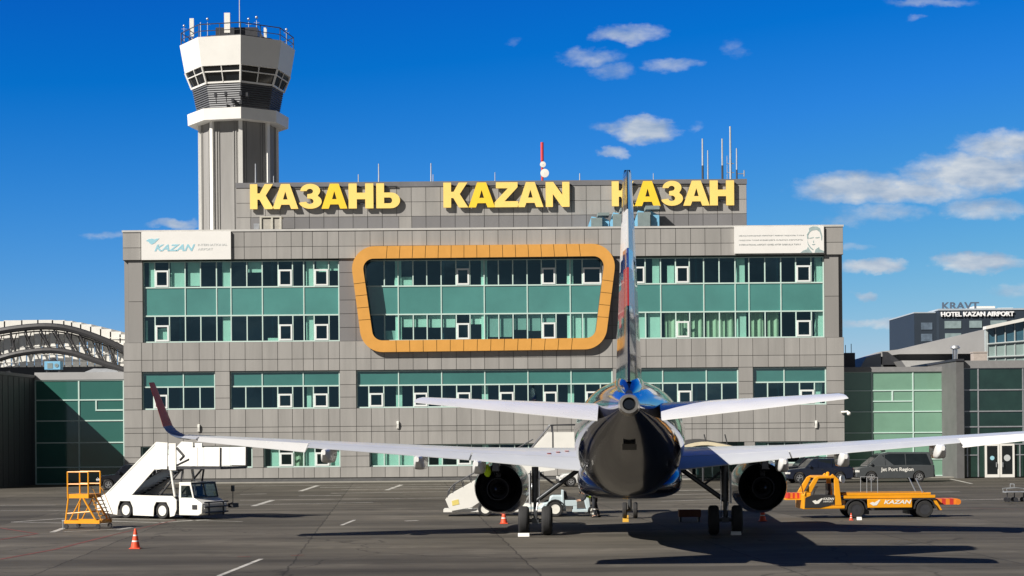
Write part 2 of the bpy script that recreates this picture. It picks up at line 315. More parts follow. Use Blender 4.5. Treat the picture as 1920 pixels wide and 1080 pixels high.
# ------------------------------------------------------------------ mesh helpers
class MB:
    def __init__(s): s.v, s.f, s.m, s.s, s.M = [], [], [], [], None
    def add(s, vs, fs, mi=0, sm=False):
        o = len(s.v)
        s.v += [tuple(s.M @ Vector(p)) if s.M is not None else tuple(p) for p in vs]
        for f in fs: s.f.append([i + o for i in f]); s.m.append(mi); s.s.append(sm)
        return s
    def box(s, x0, x1, y0, y1, z0, z1, mi=0):
        return s.add([(x0,y0,z0),(x1,y0,z0),(x1,y1,z0),(x0,y1,z0),(x0,y0,z1),(x1,y0,z1),(x1,y1,z1),(x0,y1,z1)],
                     [(0,3,2,1),(4,5,6,7),(0,1,5,4),(1,2,6,5),(2,3,7,6),(3,0,4,7)], mi)
    def quad(s, a, b, c, d, mi=0): return s.add([a,b,c,d], [(0,1,2,3)], mi)
    def vpane(s, x0, x1, y, z0, z1, mi=0):
        a, b, c = (random.uniform(-.006, .006) for _ in range(3))          # glass never hangs perfectly true
        return s.quad((x0,y+a,z0),(x1,y+b,z0),(x1,y+b+c,z1),(x0,y+a+c,z1), mi)
    def prism(s, poly, d0, d1, ax='y', mi=0, sm=False):
        """poly in the plane across axis ax (x,z for y; y,z for x; x,y for z)"""
        n = len(poly)
        P = {'y': lambda p, d: (p[0], d, p[1]), 'x': lambda p, d: (d, p[0], p[1]), 'z': lambda p, d: (p[0], p[1], d)}[ax]
        vs = [P(p, d0) for p in poly] + [P(p, d1) for p in poly]
        fs = [tuple(range(n)), tuple(range(2*n-1, n-1, -1))]
        s.add(vs, fs, mi)
        return s.add(vs, [(i, (i+1) % n, n + (i+1) % n, n + i) for i in range(n)], mi, sm)
    def loft(s, rings, mi=0, sm=True, caps=True):
        n = len(rings[0]); vs = [p for r in rings for p in r]
        fs = [(k*n+i, k*n+(i+1) % n, (k+1)*n+(i+1) % n, (k+1)*n+i) for k in range(len(rings)-1) for i in range(n)]
        s.add(vs, fs, mi, sm)
        if caps: s.add(rings[0], [tuple(range(n))], mi); s.add(rings[-1], [tuple(range(n))], mi)
        return s
    def tube(s, a, b, r, n=8, r1=None, mi=0):
        a, b = Vector(a), Vector(b); r1 = r if r1 is None else r1
        d = (b - a).normalized(); x = d.orthogonal().normalized(); y = d.cross(x)
        ring = lambda c, q: [tuple(c + (x*math.cos(2*PI*i/n) + y*math.sin(2*PI*i/n))*q) for i in range(n)]
        return s.loft([ring(a, r), ring(b, r1)], mi, True)
    def pipe(s, pts, r, n=6, mi=0):
        for a, b in zip(pts[:-1], pts[1:]): s.tube(a, b, r, n, None, mi)
        return s
    def lathe(s, prof, o, ax, n=20, mi=0, caps=False):
        """prof: (radius, distance along ax)"""
        o, d = Vector(o), Vector(ax).normalized(); x = d.orthogonal().normalized(); y = d.cross(x)
        rings = [[tuple(o + d*t + (x*math.cos(2*PI*i/n) + y*math.sin(2*PI*i/n))*max(r, 1e-4)) for i in range(n)] for r, t in prof]
        return s.loft(rings, mi, True, caps)
    def ball(s, c, r, n=10, mi=0, sq=(1,1,1)):
        rings = []
        for k in range(n+1):
            a = -PI/2 + PI*k/n
            rings.append([(c[0]+sq[0]*r*max(math.cos(a),1e-3)*math.cos(2*PI*i/n), c[1]+sq[1]*r*max(math.cos(a),1e-3)*math.sin(2*PI*i/n), c[2]+sq[2]*r*math.sin(a)) for i in range(n)])
        return s.loft(rings, mi, True, True)
    def build(s, name, mats, parent=None, loc=None, bevel=0, rotz=0, ang=40):
        me = bpy.data.meshes.new(name)
        me.from_pydata(s.v, [], s.f)
        if not isinstance(mats, (list, tuple)): mats = [mats]
        for m in mats: me.materials.append(m)
        me.polygons.foreach_set('material_index', s.m)
        bm = bmesh.new(); bm.from_mesh(me)
        bmesh.ops.remove_doubles(bm, verts=bm.verts, dist=1e-5)
        bmesh.ops.recalc_face_normals(bm, faces=bm.faces); bm.to_mesh(me); bm.free()
        if any(s.s):
            me.polygons.foreach_set('use_smooth', [True]*len(me.polygons)); me.set_sharp_from_angle(angle=math.radians(ang))
        o = bpy.data.objects.new(name, me); COL.objects.link(o)
        if parent: o.parent = parent
        if loc is not None: o.location = loc
        if rotz: o.rotation_euler.z = rotz
        if bevel:
            b = o.modifiers.new('bevel', 'BEVEL'); b.width = bevel; b.segments = 2; b.limit_method = 'ANGLE'; b.angle_limit = math.radians(35)
        return o

def tag(o, label, cat, group=None):
    o['label'] = label; o['category'] = cat
    if group: o['group'] = group
    return o
def thing(name, label, cat, loc=(0,0,0), rotz=0.0, group=None):
    o = bpy.data.objects.new(name, None); COL.objects.link(o); o.empty_display_size = .3
    o.location = loc; o.rotation_euler = (0, 0, rotz)
    return tag(o, label, cat, group)
def structure(o): o['kind'] = 'structure'; return o
def dup(root, loc, rotz, label, group=None):
    r = root.copy(); COL.objects.link(r); r.location = loc; r.rotation_euler = (0, 0, rotz); r['label'] = label
    if group: r['group'] = group
    for ch in list(root.children):
        c = ch.copy(); COL.objects.link(c); c.parent = r
        for g in list(ch.children):
            d = g.copy(); COL.objects.link(d); d.parent = c
    return r

def curve_mesh(loops, extrude):
    cu = bpy.data.curves.new('outline', 'CURVE'); cu.dimensions = '2D'; cu.fill_mode = 'BOTH'; cu.extrude = extrude
    for lp in loops:
        sp = cu.splines.new('POLY'); sp.points.add(len(lp) - 1); sp.use_cyclic_u = True
        for p, q in zip(sp.points, lp): p.co = (q[0], q[1], 0, 1)
    ob = bpy.data.objects.new('outline', cu); COL.objects.link(ob)
    me = bpy.data.meshes.new_from_object(ob.evaluated_get(bpy.context.evaluated_depsgraph_get()))
    bpy.data.objects.remove(ob); bpy.data.curves.remove(cu)
    return me
def text_mesh(body, extrude=.01, bold=0.0, shear=0.0):
    cu = bpy.data.curves.new('lettering', 'FONT'); cu.body = body; cu.extrude = extrude; cu.offset = bold; cu.shear = shear; cu.resolution_u = 4
    ob = bpy.data.objects.new('lettering', cu); COL.objects.link(ob)
    me = bpy.data.meshes.new_from_object(ob.evaluated_get(bpy.context.evaluated_depsgraph_get()))
    bpy.data.objects.remove(ob); bpy.data.curves.remove(cu)
    return me
def fit(me, name, x0, x1, z0, z1, y, m, parent, depth=None, sidemat=None):
    """stand a flat outline mesh up in the x-z plane, filling the given box, its face at y"""
    xs = [v.co.x for v in me.vertices]; ys = [v.co.y for v in me.vertices]; zs = [v.co.z for v in me.vertices]
    a, b, c, d, e, g = min(xs), max(xs), min(ys), max(ys), min(zs), max(zs)
    dep = depth if depth is not None else .01
    for v in me.vertices:
        X = x0 + (v.co.x - a)/(b - a)*(x1 - x0); Z = z0 + (v.co.y - c)/(d - c)*(z1 - z0)
        Yv = y + (g - v.co.z)/max(g - e, 1e-6)*dep
        v.co = (X, Yv, Z)
    me.materials.clear(); me.materials.append(m)
    if sidemat:
        me.materials.append(sidemat); me.update()
        for p in me.polygons: p.material_index = 0 if abs(p.normal.y) > .7 else 1
    o = bpy.data.objects.new(name, me); COL.objects.link(o)
    if parent: o.parent = parent
    return o

# ------------------------------------------------------------------ ground
g = MB(); S = 4000
g.quad((-S,-S,0),(S,-S,0),(S,S,0),(-S,S,0))
structure(g.build('apron', asphalt_m))
YF = 142.0
def fx(u, v=600, Y=YF): return at(u, v, Y).x
def line_px(mb, p, q, w, z, mi=0):
    a, b = gnd(*p), gnd(*q); d = (b - a); d.z = 0; d.normalize(); n = Vector((-d.y, d.x, 0))*w/2
    mb.quad(*[(c.x, c.y, z) for c in (a - n, b - n, b + n, a + n)], mi)
mk = MB()
for p, q, w in [((563,921),(597,910),.35),((475,949),(511,938),.35),((725,919),(753,909),.35),((760,977),(783,976),.35),
                ((98,998),(120,990),.25),((120,997),(222,992),.15),((222,993),(246,989),.25),((22,979),(122,972),.2),((22,979),(200,982),.2),((200,977),(300,980),.22),((300,980),(455,970),.25),((200,972),(455,978),.15),
                ((0,948),(105,947),.18),((0,957),(130,957),.18),((440,947),(700,942),.2),((450,927),(500,926),.3),((620,925),(900,921),.3),((560,930),(640,929),.3),((440,911.5),(930,907.5),.35),((600,914),(900,912),.5),((640,918),(1000,914),.3),((450,938),(900,933),.22),((1230,921),(1420,917),.4),((1240,928),(1400,925),.3),((1560,925),(1800,922),.3),
                ((410,1080),(490,1048),.16),((640,985),(665,975),.16),((1782,898),(1822,907),.25),((1795,1060),(1920,1050),.0),((870,934),(1000,931),.25),((1240,940),(1420,934),.2),((1700,940),(1920,935),.18)]:
    if w > 0: line_px(mk, p, q, w, .004)
structure(mk.build('white_line_markings', mark_w))
mk = MB()
for p, q, w in [((0,1049),(105,1030),.14),((105,1030),(200,1006),.14),((0,990),(70,1001),.14),((0,1012),(70,1001),.14),((200,1006),(330,975),.10),((445,1044),(470,1044),.12),((545,1042),(570,1041),.12),((1690,950),(1920,955),.10)]:
    line_px(mk, p, q, w, .008)
structure(mk.build('red_line_markings', mark_r))
mk = MB(); line_px(mk, (1173,979),(1173,966),.28,.004)
structure(mk.build('yellow_stop_marking', mark_y))
pv = MB(); pv.box(-33.5, 37, 140.4, 141.96, 0, .10)
structure(pv.build('pavement', kerb_m, bevel=.02))

# ------------------------------------------------------------------ terminal building
zf = lambda v: CH + (812 - v)/ (F/YF)
XL, XR = fx(231), fx(1582)
JU = [231,265,286,313,342,373,402,430,459,491,520,547,568,587,615,636,667,695,720,747,774,801,827,855,882,908,935,962,989,1017,1043,1070,1097,1123,1148,1184,1211,1240,1268,1296,1323,1353,1384,1411,1440,1470,1499,1528,1549,1582]
JX = [fx(u) for u in JU]
term = thing('terminal_building', 'long grey panelled airport terminal with green window bands and an ochre rounded frame', 'terminal', (0, YF, 0))
# everything of the terminal is written with y measured from its front plane
def panels(mb, x0, x1, rows, y, mi=0, gap=.04, dep=.05, back=.34):
    """a solid stretch of wall: backing box and cladding panels standing proud of it"""
    mb.box(x0, x1, y + dep, y + dep + back, rows[0], rows[-1], 1)
    xs = [x0] + [x for x in JX if x0 + .3 < x < x1 - .3] + [x1]
    for a, b in zip(xs[:-1], xs[1:]):
        for c, d in zip(rows[:-1], rows[1:]):
            e = gap/2
            mb.box(a + e, b - e, y + random.uniform(-.004, .004), y + dep - .002, c + e, d - e, mi)
w = MB()
R1, R2, R3 = [.4, 1.29], [3.13, 4.245, 4.69, 6.21], [9.39, 10.37, 11.84]
panels(w, XL, fx(1296), R1, 0); panels(w, fx(1395), XR, R1, 0)
panels(w, XL, XR, R2, 0); panels(w, XL, XR, R3, 0)
gw = [(262,471),(492,636),(691,1290),(1303,1394),(1414,1550)]      # ground floor openings
w2 = [(265,402),(430,636),(667,1148),(1184,1384),(1411,1549)]      # second row openings
def piers(mb, openings, rows, y, mi=0, ends=(XL, XR)):
    xs = [ends[0]] + [fx(u) for ab in openings for u in ab] + [ends[1]]
    for i in range(0, len(xs), 2): panels(mb, xs[i], xs[i+1], rows, y, mi)
piers(w, gw, [1.29, 2.2, 3.13], 0)
piers(w, w2, [6.21, 7.15, 8.2, 9.39], 0)
w.build('lower_wall', [panel, joint], term)
mid = [11.84, 13.0, 14.15, 15.3, 16.45, 17.6, 18.77]
for u0, u1, rows, mi in ((240,267,[11.84, 15.3, 18.77],2),(1547,1574,[11.84, 15.3, 18.77],2),(636,684,mid,3),(1130,1184,mid,3)):
    w = MB(); panels(w, fx(u0), fx(u1), rows, .18, mi); w.build('pier', [panel, joint, panel_mid, panel_dk], term)
w = MB()
panels(w, XL, XR, [18.77, 19.8, 21.1], 0, 0, back=.9)
w.box(XL - .05, XR + .05, -.06, .5, 21.103, 21.27, 2)
w.build('parapet', [panel, joint, cap_m], term)
w = MB(); w.box(XL, fx(1303), .06, .4, 0, .398); w.box(fx(1394), XR, .06, .4, 0, .398); w.build('plinth', plinth_m, term)
w = MB()
w.box(XL + .2, XR - .2, .9, 26, 20.2, 20.6)
w.build('flat_roof', roof_g, term)
w = MB()
w.box(XL + .02, XL + .35, .45, 26, .0, 20.15); w.box(XR - .35, XR - .02, .45, 26, 0, 20.15); w.box(XL + .35, XR - .35, 25.6, 26, 0, 20.15)
w.build('side_wall', [panel_mid], term)
w = MB()                                                             # offices behind the glass
w.box(XL + .4, XR - .4, 6.0, 6.2, 0, 20.1, 0)
for z in (.02, 3.2, 10.0, 14.9): w.box(XL + .4, XR - .4, .95, 5.98, z, z + .3, 0)
for z in (5.7, 9.35, 14.1, 18.78): w.box(XL + .4, XR - .4, .95, 5.98, z + .02, z + .1, 1)
for u in (420, 578, 746, 908, 1070, 1233, 1390, 1538):
    x = fx(u); w.box(x - .26, x + .26, .80, 1.25, .35, 18.7, 2)
for u in (330, 505, 636, 830, 990, 1160, 1310, 1465):
    x = fx(u); w.box(x - .08, x + .08, 1.85, 5.95, .35, 18.7, 0)
w.build('office_interior', [room_wall, room_ceil, column_m], term)

def glazing(us, rows, y, extra=(), fm=frame_m, sm=spandrel_m):
    """one window band: frame (thing part) with panes, spandrels, sashes and blinds as its sub-parts.
    rows: (z0, z1, us, kind, openers)"""
    fr = MB(); pn = MB(); sp = MB(); sas = []
    x0, x1 = fx(us[0]), fx(us[-1])
    zz0, zz1 = rows[0][0], rows[-1][1]
    for x in (x0, x1): fr.box(x - .05 + (.05 if x == x0 else -.05), x + .05 + (.05 if x == x0 else -.05), y - .05, y + .07, zz0, zz1)
    for (z0, z1, uu, kind, ops) in rows:
        fr.box(x0 + .101, x1 - .101, y - .057, y + .06, z0, z0 + .11)
        if z1 == zz1: fr.box(x0 + .101, x1 - .101, y - .057, y + .06, z1 - .07, z1)
        xs = [fx(u) for u in uu]
        for x in xs[1:-1]: fr.box(x - .045, x + .045, y - .05, y + .055, z0 + .112, z1 - (.072 if z1 == zz1 else .002))
        for a, b, ua in zip(xs[:-1], xs[1:], uu[:-1]):
            if kind == 'spandrel': sp.vpane(a + .03, b - .03, y, z0 + .05, z1 + .03)
            else:
                pn.vpane(a + .02, b - .02, y, z0 + .05, z1 - .02)
            if ua in ops:
                h = z0 + .11 + (z1 - z0)*.62
                t = .14
                A, B = a + .047, b - .047; sa = MB(); sas.append(sa)
                sa.box(A, B, y - .09, y - .01, h - t, h); sa.box(A, B, y - .09, y - .01, z0 + .113, z0 + .113 + t)
                sa.box(A, A + t, y - .09, y - .01, z0 + .114 + t, h - t - .001); sa.box(B - t, B, y - .09, y - .01, z0 + .114 + t, h - t - .001)
    f = fr.build('window', fm, term)
    pn.build('pane', pane_m, f)
    if sp.f: sp.build('spandrel', sm, f)
    for sa in sas: sa.build('sash', sash_m, f)
    for (u0, u1, z0, z1, k) in extra:
        a, b = fx(u0), fx(u1)
        if k == 'c':
            n = max(8, int((b - a)/.07)); q = MB(); top = []
            for i in range(n + 1):
                t = i/n; top.append((a + (b - a)*t, y + .45 + .05*math.sin(t*(b - a)*14) + .03*math.sin(t*(b-a)*5.3)))
            for (p, r) in zip(top[:-1], top[1:]): q.add([(p[0],p[1],z0),(r[0],r[1],z0),(r[0],r[1],z1),(p[0],p[1],z1)], [(0,1,2,3)], 0, True)
            q.build('curtain', curtain_m, f)
        else:
            q = MB(); q.box(a, b, y + .22, y + .24, z0, z1)
            q.build('blind', {'w': blind_m, 'g': gblind_m}[k], f)
    return f
T0, T1, T2, T3 = 11.84, 14.03, 16.42, 18.66
yg = .42
tl = [267,289,316,346,375,405,432,462,491,521,548,569,588,616,636]
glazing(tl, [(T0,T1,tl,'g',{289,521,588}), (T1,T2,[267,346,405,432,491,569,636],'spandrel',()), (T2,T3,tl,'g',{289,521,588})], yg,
    [(277,289,T2,T3,'w'),(318,344,T2,T3,'w'),(350,373,T2+.2,T3,'w'),(417,431,T2,T3,'w'),(464,490,T2+1.3,T3,'w'),(574,586,T2,T3,'w'),(618,634,T2+1.4,T3,'w'),
     (416,431,T0,T1,'w'),(574,586,T0,T1,'w'),(293,312,T0,T0+1.2,'w'),(270,274,T0,T1-.3,'w'),(500,519,T0,T0+.35,'w'),(592,614,T2+1.3,T3,'w')])
tr = [1184,1211,1240,1268,1294,1321,1350,1380,1406,1436,1466,1494,1523,1547]
glazing(tr, [(T0,T1,tr,'g',{1268,1494}), (T1,T2,[1184,1240,1321,1380,1406,1466,1547],'spandrel',()), (T2,T3,tr,'g',{1184,1268,1494})], yg,
    [(1225,1238,T2,T3,'w'),(1253,1266,T2,T3-.6,'w'),(1384,1399,T2,T3,'w'),(1534,1545,T2,T3-.4,'w'),
     (1186,1213,T0,T1,'w'),(1216,1239,T0,T1,'w'),(1248,1292,T0,T1,'c'),(1298,1320,T0,T1,'c'),(1326,1378,T0,T1,'c'),(1386,1401,T0,T1,'w'),(1410,1434,T0,T1,'c'),(1441,1463,T0,T1,'c'),(1537,1546,T0,T1,'w')])
oc = [684,720,746,774,800,827,855,881,908,935,962,989,1016,1043,1070,1093,1130]
glazing(oc, [(T0,T1,oc,'g',{855,1016}), (T1,T2,[684,746,827,908,989,1070,1130],'spandrel',()), (T2,T3,oc,'g',{855,1016,1093})], yg + .30,
    [(750,772,T2,T2+.85,'w'),(739,746,T2,T2+.7,'w'),(753,772,T1-1.0,T1,'w'),(776,799,T1-1.0,T1,'w'),(803,826,T1-1.05,T1,'w'),(830,853,T1-1.05,T1,'w'),(883,907,T1-.8,T1,'w'),
     (914,934,T0+.3,T1,'g'),(937,960,T0+.3,T1,'g'),(965,987,T1-1.3,T1,'g'),(991,1014,T1-1.4,T1,'g'),(1018,1041,T1-.8,T1,'g'),(1072,1091,T0,T1,'w'),(1094,1128,T0,T1,'w'),(718,744,T0,T0+.9,'g')])
def low(us, tops, ops, ext=(), z0=6.21, z1=9.34, zt=8.06):
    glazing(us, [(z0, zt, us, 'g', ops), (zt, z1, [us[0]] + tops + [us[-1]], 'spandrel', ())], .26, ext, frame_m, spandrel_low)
low([265,286,313,342,373,402], [342], {286})
low([430,459,490,519,547,567,586,614,636], [490,567], {519,586})
low([667,690,718,746,774,801,827,855,882,908,935,963,989,1018,1044,1070,1097,1125,1148], [746,827,908,989,1070], {690,774,855,935,1018,1097})
low([1184,1211,1242,1270,1297,1324,1353,1384], [1242,1324], {1270})
low([1411,1439,1470,1499,1527,1549], [1470], {1499})
def gl(us, ops, ext=()): glazing(us, [(1.29, 3.11, us, 'g', ops)], .27, ext)
gl([262,286,313,342,373,402,430,471], {286,402})
gl([492,521,548,567,588,616,636], {521,588}, [(504,519,1.29,3.1,'w'),(549,565,1.29,3.1,'c'),(570,587,1.29,3.1,'w'),(618,635,1.29,3.1,'w')])
hh = [691,718,746,774,801,827,855,882,908,935,963,989,1018,1044,1070,1097,1125,1148,1184,1211,1242,1270,1290]
gl(hh, {855,963,1018}, [(695,717,1.29,3.1,'w'),(720,745,1.29,3.1,'w'),(748,773,1.29,3.1,'w'),(820,828,1.29,3.1,'w')])
gl([1414,1439,1470,1499,1527,1550], {1439}, [(1505,1526,1.29,3.1,'w'),(1530,1548,1.29,3.1,'w'),(1416,1437,1.29,3.1,'g')])
d = MB()
x0, x1 = fx(1303), fx(1394)
for a in (x0, x0 + (x1 - x0)*.33, x0 + (x1 - x0)*.66, x1 - .1): d.box(a, a + .1, .25, .36, 0, 2.42)
d.box(x0, x1, .24, .37, 2.421, 2.53); dr = d.build('entrance_door', frame_m, term)
d = MB(); d.vpane(x0, x1, .30, .02, 3.12); d.build('pane', pane_dk, dr)

# ochre rounded frame round the middle window
def rounded(pts, rad, n=10, k=(1,1,1,1)):
    out = []
    m = len(pts)
    for i in range(m):
        p, a, b = Vector(pts[i]), Vector(pts[i-1]), Vector(pts[(i+1) % m])
        da, db = (a - p).normalized(), (b - p).normalized()
        th = da.angle(db); t = rad[i]/math.tan(th/2); c = p + (da + db).normalized()*rad[i]/math.sin(th/2)
        s, e = p + da*t - c, p + db*t - c
        a0 = math.atan2(s.y, s.x); a1 = math.atan2(e.y, e.x); dd = (a1 - a0 + PI) % (2*PI) - PI
        out.append([(c.x + rad[i]*math.cos(a0 + dd*j/n), c.y + rad[i]*math.sin(a0 + dd*j/n)) for j in range(n + 1)])
    return out
fp = lambda u, v: (fx(u, v), at(u, v, YF).z)
oo = rounded([fp(655,463), fp(1158,457.5), fp(1133,655), fp(681,661)], [1.9]*4)
ii = rounded([fp(679,486), fp(1134,481), fp(1115,634), fp(701,639)], [.85]*4)
divs = [17, 5, 15, 5]
opts, ipts, seams = [], [], []
for i in range(4):
    opts += oo[i]; ipts += ii[i]; seams.append(len(opts) - 1)
    n1, n2 = Vector(oo[i][-1]), Vector(oo[(i+1) % 4][0]); m1, m2 = Vector(ii[i][-1]), Vector(ii[(i+1) % 4][0])
    for j in range(1, divs[i]):
        t = j/divs[i]; p, q = n1.lerp(n2, t), m1.lerp(m2, t)
        e = (n2 - n1).normalized()*.022
        for sgn in (-1, 1):
            opts.append(tuple(p + e*sgn)); ipts.append(tuple(q + e*sgn))
        seams.append(len(opts) - 2)
    seams.append(len(opts))
n = len(opts); seams = set(s % n for s in seams)
w = MB(); yf0, yf1 = -.42, .66
for i in range(n):
    j = (i + 1) % n
    deep = i in seams and (Vector(opts[i]) - Vector(opts[j])).length < .06
    a = yf0 + (.03 if deep else 0); mi = 1 if deep else 0
    O0, O1, I0, I1 = opts[i], opts[j], ipts[i], ipts[j]
    w.add([(O0[0],a,O0[1]),(O1[0],a,O1[1]),(I1[0],a,I1[1]),(I0[0],a,I0[1])], [(0,1,2,3)], mi)
    w.add([(O0[0],a,O0[1]),(O1[0],a,O1[1]),(O1[0],yf1,O1[1]),(O0[0],yf1,O0[1])], [(0,1,2,3)], mi)
    w.add([(I0[0],a,I0[1]),(I1[0],a,I1[1]),(I1[0],yf1 + .1,I1[1]),(I0[0],yf1 + .1,I0[1])], [(0,1,2,3)], 2)
w.build('ochre_frame', [orange_m, orange_dk, mat('shaded_reveal', (.05,.05,.055), .5)], term)  # inner faces of the frame carry the opening's shade as a dark colour

# penthouse with the letters
YP = 146.0
xa, xb = fx(443, 380, YP), fx(1400, 380, YP)
zp = lambda v: CH + (812 - v)*YP/F
pj = [xa + (xb - xa)*i/35 for i in range(36)]
JX_keep = JX; JX = pj
w = MB()
rows = [zp(408), zp(381), zp(353)]
panels(w, xa, xb, rows, YP - YF)
JX = pj
panels(w, xa, fx(470,420,YP), [19.8, zp(408)], YP - YF)
panels(w, fx(470,420,YP), fx(748,420,YP), [19.8, zp(408)], YP - YF, 2); panels(w, fx(748,420,YP), fx(772,420,YP), [19.8, zp(408)], YP - YF)
panels(w, fx(772,420,YP), xb, [19.8, zp(408)], YP - YF, 2)
JX = JX_keep
w.box(xa - .03, xb + .03, YP - YF - .05, YP - YF + .5, zp(352.6), zp(343), 3)
w.box(xa + .1, xb - .1, YP - YF + .55, YP - YF + 16, 20.62, zp(345), 4)
w.build('penthouse', [panel, joint, panel_dk, cap_dk, panel_mid], term)

def arc(cx, cy, rx, ry, a0, a1, n=12): return [(cx + rx*math.cos(math.radians(a0 + (a1-a0)*i/n)), cy + ry*math.sin(math.radians(a0 + (a1-a0)*i/n))) for i in range(n+1)]
GLY = {
 'K': [[(0,0),(.31,0),(.31,.38),(.40,.38),(.62,0),(1,0),(.66,.54),(.97,1),(.62,1),(.41,.63),(.31,.63),(.31,1),(0,1)]],
 'A': [[(0,0),(.28,0),(.34,.17),(.66,.17),(.72,0),(1,0),(.67,1),(.33,1)], [(.41,.38),(.59,.38),(.5,.70)]],
 'Z': [[(0,0),(1,0),(1,.24),(.42,.24),(.97,.8),(.97,1),(.06,1),(.06,.76),(.56,.76),(0,.2)]],
 'N': [[(0,0),(.3,0),(.3,.52),(.68,0),(1,0),(1,1),(.7,1),(.7,.48),(.32,1),(0,1)]],
 'H': [[(0,0),(.33,0),(.33,.37),(.67,.37),(.67,0),(1,0),(1,1),(.67,1),(.67,.63),(.33,.63),(.33,1),(0,1)]],
 'b': [[(0,0),(.6,0)] + arc(.62,.315,.38,.315,-90,90)[1:-1] + [(.6,.63),(.33,.63),(.33,1),(0,1)], [(.33,.2),(.56,.2)] + arc(.56,.315,.11,.115,-80,80,6) + [(.56,.43),(.33,.43)]],
 '3': [arc(.47,.72,.46,.28,183,-38,16) + arc(.47,.29,.53,.29,48,-172,18) + arc(.45,.30,.17,.11,-172,80,12) + [(.33,.41),(.33,.585)] + arc(.45,.70,.15,.10,-80,172,12)],
}
def sign(word, label, boxes, v0s, deep):
    t = thing('yellow_letter_sign', label, 'letter sign', (0, 0, 0), 0, 'yellow letter signs on the roof block')
    x_a, x_b = boxes[0][0], boxes[-1][1]
    for i, (ch, (u0, u1)) in enumerate(zip(word, boxes)):
        f = (u0 - x_a)/(x_b - x_a); vt = v0s[0] + (v0s[1] - v0s[0])*f; vb = vt + 46.5
        p, q = at(u0, vt, YP - .5), at(u1, vb, YP - .5)
        o = fit(curve_mesh(GLY[ch], .1), 'letter', p.x, q.x, q.z, p.z, YP - .36, yellow_d if i in deep else yellow_m, t, .20, letter_side)
    r = MB()
    pa, pb = at(x_a, (v0s[0]+v0s[1])/2 + 8, YP), at(x_b, (v0s[0]+v0s[1])/2 + 38, YP)
    for z in (pa.z, pb.z): r.box(pa.x + .2, pb.x - .2, YP - .155, YP - .115, z - .04, z + .04)
    for i in range(5):
        x = pa.x + .4 + (pb.x - pa.x - .8)*i/4
        for z in (pa.z, pb.z): r.box(x - .04, x + .04, YP - .114, YP - .005, z - .039, z + .039)
    r.build('mounting_rail', dark_m, t)
sign('KA3AHb', 'yellow letters of the longest word, above the metal cabinet beside the control tower', [(468,513),(510,559),(560,603),(602,651),(653,700),(705,750)], (345,343), {3})
sign('KAZAN', 'yellow word in Latin letters, between the two Cyrillic words', [(831,878),(878,928),(927,972),(970,1019),(1023,1068)], (342,340.5), {1})
sign('KA3AH', 'yellow five-letter Cyrillic word whose first letter the aircraft fin covers', [(1147,1190),(1190,1239),(1240,1281),(1281,1331),(1331,1377)], (339.5,337.5), {1})

# boards on the parapet
def board(u0, u1, v0, v1, label, y=YF - .2):
    p, q = at(u0, (v0[0]), y), at(u1, v1[1], y)
    t = thing('banner_board', label, 'board', (0, 0, 0), 0, 'white boards on the parapet')
    b = MB(); b.box(p.x, q.x, y, y + .15, q.z, p.z); b.build('panel', white_m, t)
    return t, p.x, q.x, q.z, p.z, y
t, bx0, bx1, bz0, bz1, by = board(265, 433, (435, 435), (486, 486), 'white board with pale blue wing emblem, on the parapet near the control tower')
def bp_(px, py): return (bx0 + (px - 172)/(818 - 172)*(bx1 - bx0), bz1 - (py - 133)/(330 - 133)*(bz1 - bz0))
def boxed(me, px0, py0, px1, py1, m, name): 
    a, b = bp_(px0, py1), bp_(px1, py0); return fit(me, name, a[0], b[0], a[1], b[1], by - .012, m, t, .011)
boxed(text_mesh('KAZAN', .01, .03, .35), 265, 222, 560, 270, ltblue_m, 'lettering')
boxed(text_mesh('INTERNATIONAL', .01, .0), 580, 219, 792, 235, ltgrey_m, 'lettering')
boxed(text_mesh('AIRPORT', .01, .0), 580, 250, 688, 266, ltgrey_m, 'lettering')
lg = [bp_(*p) for p in [(205,196),(222,184),(250,180),(268,186),(280,180),(302,180),(285,196),(268,212),(246,222),(232,214),(222,202)]]
e = MB(); e.prism(lg, by - .012, by - .001); e.build('emblem', ltblue_m, t)
t, bx0, bx1, bz0, bz1, by = board(1377, 1545, (425, 424), (474, 474), 'white board with three text lines and a portrait drawing, right end of the parapet')
def bp_(px, py): return (bx0 + (px - 165)/(1770 - 165)*(bx1 - bx0), bz1 - (py - 135)/(628 - 135)*(bz1 - bz0))
boxed(text_mesh('МЕЖДУНАРОДНЫЙ АЭРОПОРТ ИМЕНИ ГАБДУЛЛЫ ТУКАЯ', .01, .0), 245, 288, 1410, 318, dkprint_m, 'lettering')
boxed(text_mesh('ГАБДУЛЛА ТУКАЙ ИСЕМЕНДӘГЕ ХАЛЫКАРА АЭРОПОРТЫ', .01, .0), 245, 370, 1390, 400, dkprint_m, 'lettering')
boxed(text_mesh('INTERNATIONAL AIRPORT NAMED AFTER GABDULLA TUKAY', .01, .0), 250, 455, 1355, 483, dkprint_m, 'lettering')
e = MB()
def ink(pts): e.prism([bp_(*p) for p in pts], by - .012, by - .001)
ink([(1500,235),(1505,170),(1560,142),(1650,142),(1700,175),(1725,260),(1740,320),(1735,400),(1720,395),(1718,320),(1690,240),(1640,205),(1560,215),(1520,245),(1490,300),(1485,380),(1470,370),(1462,290)])
ink([(1478,345),(1520,350),(1585,338),(1585,352),(1530,364),(1480,358)]); ink([(1615,345),(1690,338),(1695,350),(1650,360),(1615,356)])
ink([(1570,425),(1585,395),(1592,430),(1580,445)]); ink([(1555,468),(1610,462),(1612,474),(1575,486),(1556,478)])
ink([(1470,390),(1490,460),(1540,530),(1580,560),(1570,580),(1520,540),(1478,470)])
